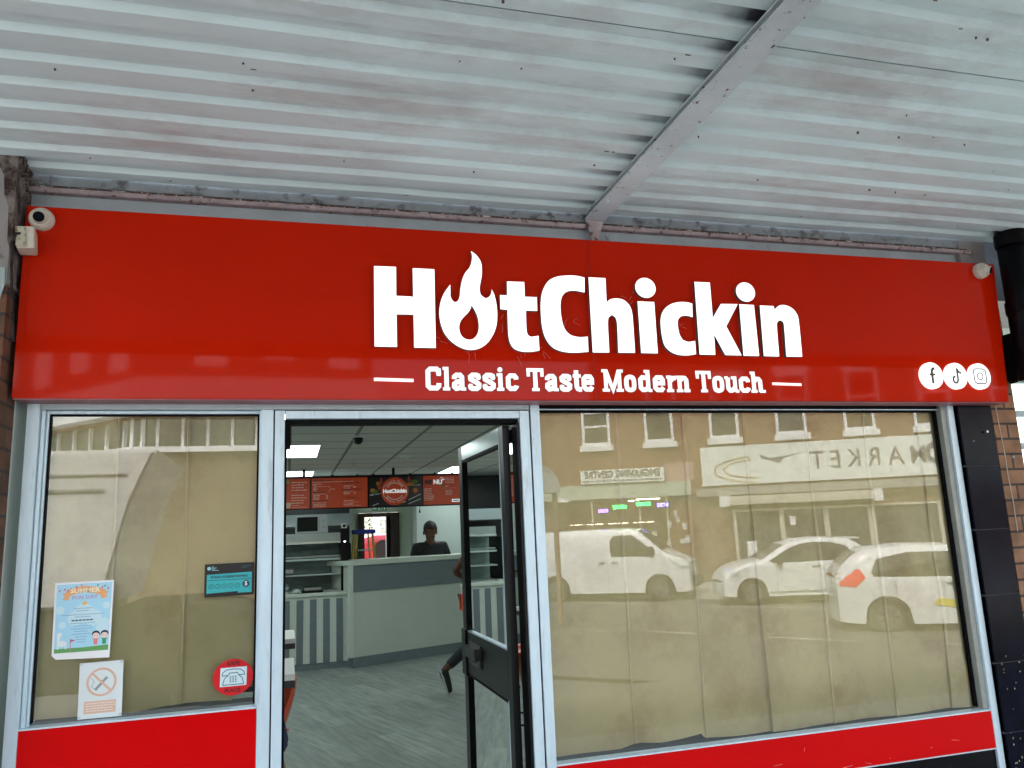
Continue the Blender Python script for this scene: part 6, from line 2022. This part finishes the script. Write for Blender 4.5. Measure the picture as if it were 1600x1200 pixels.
# supermarket shopfront: canopy rail and glazed bays
sf = MB()
for x0, x1 in ((-2.95, -2.85), (-4.42, -4.28), (-5.75, -5.6), (-7.15, -6.95), (-9.1, -9.0)):
    sf.box(x0, x1, -0.02, 0.118, -0.35, 1.93)
sf.box(-7.3, -2.6, -0.35, -0.1, 2.15, 2.42).box(-9.1, -2.85, -0.03, 0.117, 1.93, 1.99)
sf.build('shopfront_frame', mat('frame_greige', (0.50, 0.48, 0.40), 0.6), sb_)
MB().box(-9.0, -2.95, 0.06, 0.118, -0.25, 1.93).build('shopfront_glass', M_pane, sb_)
MB().box(-4.75, -4.58, -0.025, -0.021, 1.45, 1.72).box(-3.5, -3.2, 0.03, 0.058, 0.4, 1.0).build('window_notice', M_frame, sb_)
MB().box(-2.75, -2.45, -0.42, -0.1, 2.10, 2.44).box(-7.35, -7.1, -0.42, -0.1, 2.08, 2.44).build('canopy_end', M_frame, sb_)
# engraver's shop
MB().box(-1.75, 3.4, 0.10, 9.0, -0.35, 2.55).build('ground_floor_wall', mat('brown_render', (0, 0, 0)), sb_)
MB().box(-1.60, 3.3, -0.10, 0.099, 2.55, 3.02).build('fascia_board', mat('fascia_sage', (0.42, 0.48, 0.40), 0.6, noise=0.08), sb_)
MB().box(-1.75, -0.80, -0.06, -0.001, 3.03, 3.62).build('pink_panel', mat('dusty_pink', (0.42, 0.26, 0.22), 0.6), sb_)
MB().box(-1.7, -0.9, 0.02, 0.098, -0.35, 2.2).build('shop_door', mat('door_brown', (0.18, 0.08, 0.04), 0.6), sb_)
MB().box(-0.78, 2.9, 0.04, 0.098, 0.4, 2.45).build('shopfront_glass', mat('warm_pane', (0.10, 0.055, 0.035), 0.2), sb_)
q_ = MB()
for xx in (0.10, 1.65, -0.8, 2.9):
    q_.box(xx - 0.025, xx + 0.025, -0.02, 0.039, -0.35, 2.5)
q_.build('mullion', mat('frame_greige', (0, 0, 0)), sb_)
nt_ = MB()
random.seed(8)
for i in range(9):
    xx, zz = random.uniform(-1.5, 0.2), random.uniform(0.7, 1.9)
    nt_.box(xx, xx + random.uniform(.1, .22), 0.0, 0.018, zz, zz + random.uniform(.12, .26))
nt_.build('window_notice', mat('notice_grey', (0.5, 0.5, 0.48), 0.6), sb_)
es = thing('engraving_sign', 'white rectangular shop sign with grey capitals above the sage fascia across the road', 'sign', O1, R(180 + 25))
MB().box(-0.78, 1.95, -0.18, -0.101, 3.05, 3.50).build('panel', mat('sign_pale', (0, 0, 0)), es, bevel=0.01)
text('ENGRAVING CENTRE', 0.32, mat('sign_ink', (0.05, 0.05, 0.06), 0.5), es, 'lettering', 0.585, -0.186, 3.335, bold=0.012, sx=0.80)
lines_ = MB()
xx = -0.68
random.seed(14)
while xx < 1.85:
    w_ = random.uniform(0.04, 0.16)
    lines_.box(xx, min(xx + w_, 1.88), -0.1835, -0.1805, 3.10, 3.165)
    xx += w_ + 0.03
lines_.build('small_print', M_sgrey, es)
MB().box(2.4, 2.75, -0.115, -0.101, 2.50, 2.62).build('street_number', M_frame, sb_)
for word, xa, xb, z, colr, nm in (('BATTERIES', -0.90, -0.42, 2.27, (0.20, 0.16, 1.0), 'blue'), ('CHANGED', -0.27, 0.20, 2.33, (0.02, 1.0, 0.12), 'green'),
                                  ('WATCHES', 0.51, 0.97, 2.26, (0.02, 1.0, 0.12), 'green'), ('REPAIRS', 1.08, 1.50, 2.16, (0.25, 0.12, 1.0), 'violet')):
    t = thing('led_sign', '%s lit word sign, %s in the window across the road' % (nm, {'BATTERIES': 'last at the right', 'CHANGED': 'under the longer white tube,', 'WATCHES': 'left of the other green one,', 'REPAIRS': 'lowest of the four,'}[word]),
              'neon sign', O1, R(180 + 25), 'lit word signs in the engraver shop window')
    MB().box(xa - 0.02, xb + 0.02, -0.03, 0.0, z - 0.07, z + 0.07).build('backing', M_dark, t)
    text(word, 0.155, mat('led_' + nm, colr, 0.5, emit=14.0), t, 'lettering', (xa + xb) / 2, -0.034, z, bold=0.004, sx=(xb - xa) / (0.105 * len(word)))
tt = thing('tube_light', 'row of white tube lights over the lit word signs in the engraver shop', 'tube light', O1, R(180 + 25))
MB().box(-0.58, 0.20, -0.04, -0.02, 2.475, 2.505).build('tube', mat('tube_white', (0.9, 0.9, 0.8), 0.5, emit=9.0, ecol=(1, 1, 0.85)), tt)
MB().box(0.26, 0.46, -0.04, -0.02, 2.435, 2.465).build('tube', mat('tube_white', (0, 0, 0)), tt)
sh = thing('shelf_lights', 'broken row of small warm shelf lights low in the engraver shop window', 'lights', O1, R(180 + 25))
random.seed(17)
xx = -0.35
while xx < 2.4:
    w_ = random.choice([0.08, 0.12, 0.2, 0.26])
    MB().box(xx, xx + w_, -0.04, -0.02, 1.73, 1.755).build('lamp', mat('shelf_lamp', (0.9, 0.8, 0.6), 0.5, emit=4.0, ecol=(1, 0.85, 0.6)), sh)
    xx += w_ + random.choice([0.05, 0.06, 0.16])

# flat roofed office range at the left, ribbon windows, two wings meeting at a corner
O2 = (-5.05, 0.12 - 26.27, 0.0)
def ribbon(parent, x0, x1, step, zs, zt, ztop):
    MB().box(x0, x1, 0.0, 8.0, -0.35, zs - 0.12).build('wall', mat('tan_brick_far', (0.16, 0.12, 0.085), 0.85, noise=0.15, nscale=2), parent)
    MB().box(x0, x1, 0.3, 8.0, zs, zt).build('window_band', M_pane, parent)
    MB().box(x0 - 0.15, x1 + 0.15, -0.25, 0.5, zs - 0.12, zs + 0.06).build('sill_ledge', M_frame, parent)
    MB().box(x0, x1, 0.0, 8.0, zt, zt + 0.10).build('band_head', mat('maroon_trim', (0.25, 0.05, 0.06), 0.6), parent)
    MB().box(x0 - 0.2, x1 + 0.2, -0.5, 8.0, zt + 0.101, ztop).build('fascia', M_frame, parent, bevel=0.02)
    MB().box(x0, x1, 0.0, 8.0, ztop, ztop + 3.6).build('upper_wall', mat('tan_brick_far', (0, 0, 0)), parent)
    k = 0
    xx = x0 + 0.5
    while xx < x1 - 1.4:
        MB().box(xx, xx + 1.1, -0.03, -0.001, ztop + 0.5 + 0.3 * (k % 2), ztop + 1.9).build('spandrel_panel', M_frame, parent)
        xx += 2.3
        k += 1
    m_ = MB()
    n = int(round((x1 - x0) / step))
    for i in range(n + 1):
        m_.box(x0 + i * step - 0.05, x0 + i * step + 0.05, 0.18, 0.299, zs + 0.06, zt)
    m_.box(x0, x1, 0.2, 0.298, zs + 0.06, zs + 0.12)
    m_.build('mullion', M_frame, parent)
wa_ = front('office_block', 'flat roofed block with a white ledge and ribbon windows, mirrored high in the left window', O2, R(180))
ribbon(wa_, -8.0, 0.0, 0.82, 4.93, 6.05, 7.3)
wb_ = front('office_wing', 'wing of the flat roofed block slanting away at the left, with white mullions', O2, R(180 + 45))
ribbon(wb_, 0.02, 12.0, 0.98, 4.95, 6.0, 7.2)
# bus shelter with a barrel roof
bs = thing('bus_shelter', 'bus shelter with a white barrel roof mirrored at the left edge of the right window', 'bus shelter', (4.25, -12.9, ZR), R(230))
rf = MB()
rf.open = True
rf.grid(lambda u, v: (-1.1 + 2.9 * u, -0.62 * math.cos(math.pi * v), 2.72 + 0.52 * math.sin(math.pi * v)), 8, 16)
rf.build('roof', mat('shelter_white', (0.72, 0.76, 0.74), 0.4), bs, smooth=True, solid=0.03)
for xe in (-1.08, 1.78):
    MB().prism([(0.60 * math.cos(math.pi * i / 16), 0.50 * math.sin(math.pi * i / 16)) for i in range(17)], -0.01, 0.01).build('gable', mat('shelter_white', (0, 0, 0)), bs, loc=(xe, 0, 2.72)).rotation_euler = (0, 0, R(90))
for xx in (-1.0, 1.7):
    for yy in (-0.55, 0.55):
        MB().box(xx - 0.04, xx + 0.04, yy - 0.04, yy + 0.04, 0.1, 2.72).build('post', mat('shelter_post', (0.35, 0.22, 0.14), 0.6), bs)
g_ = MB()
g_.open = True
g_.add([(-0.95, 0.55, 0.4), (1.65, 0.55, 0.4), (1.65, 0.55, 2.6), (-0.95, 0.55, 2.6)], [(0, 1, 2, 3)])
g_.build('glass_pane', M_dglass, bs)
MB().box(-0.8, 1.4, 0.2, 0.48, 0.55, 0.60).build('bench', M_steel, bs)
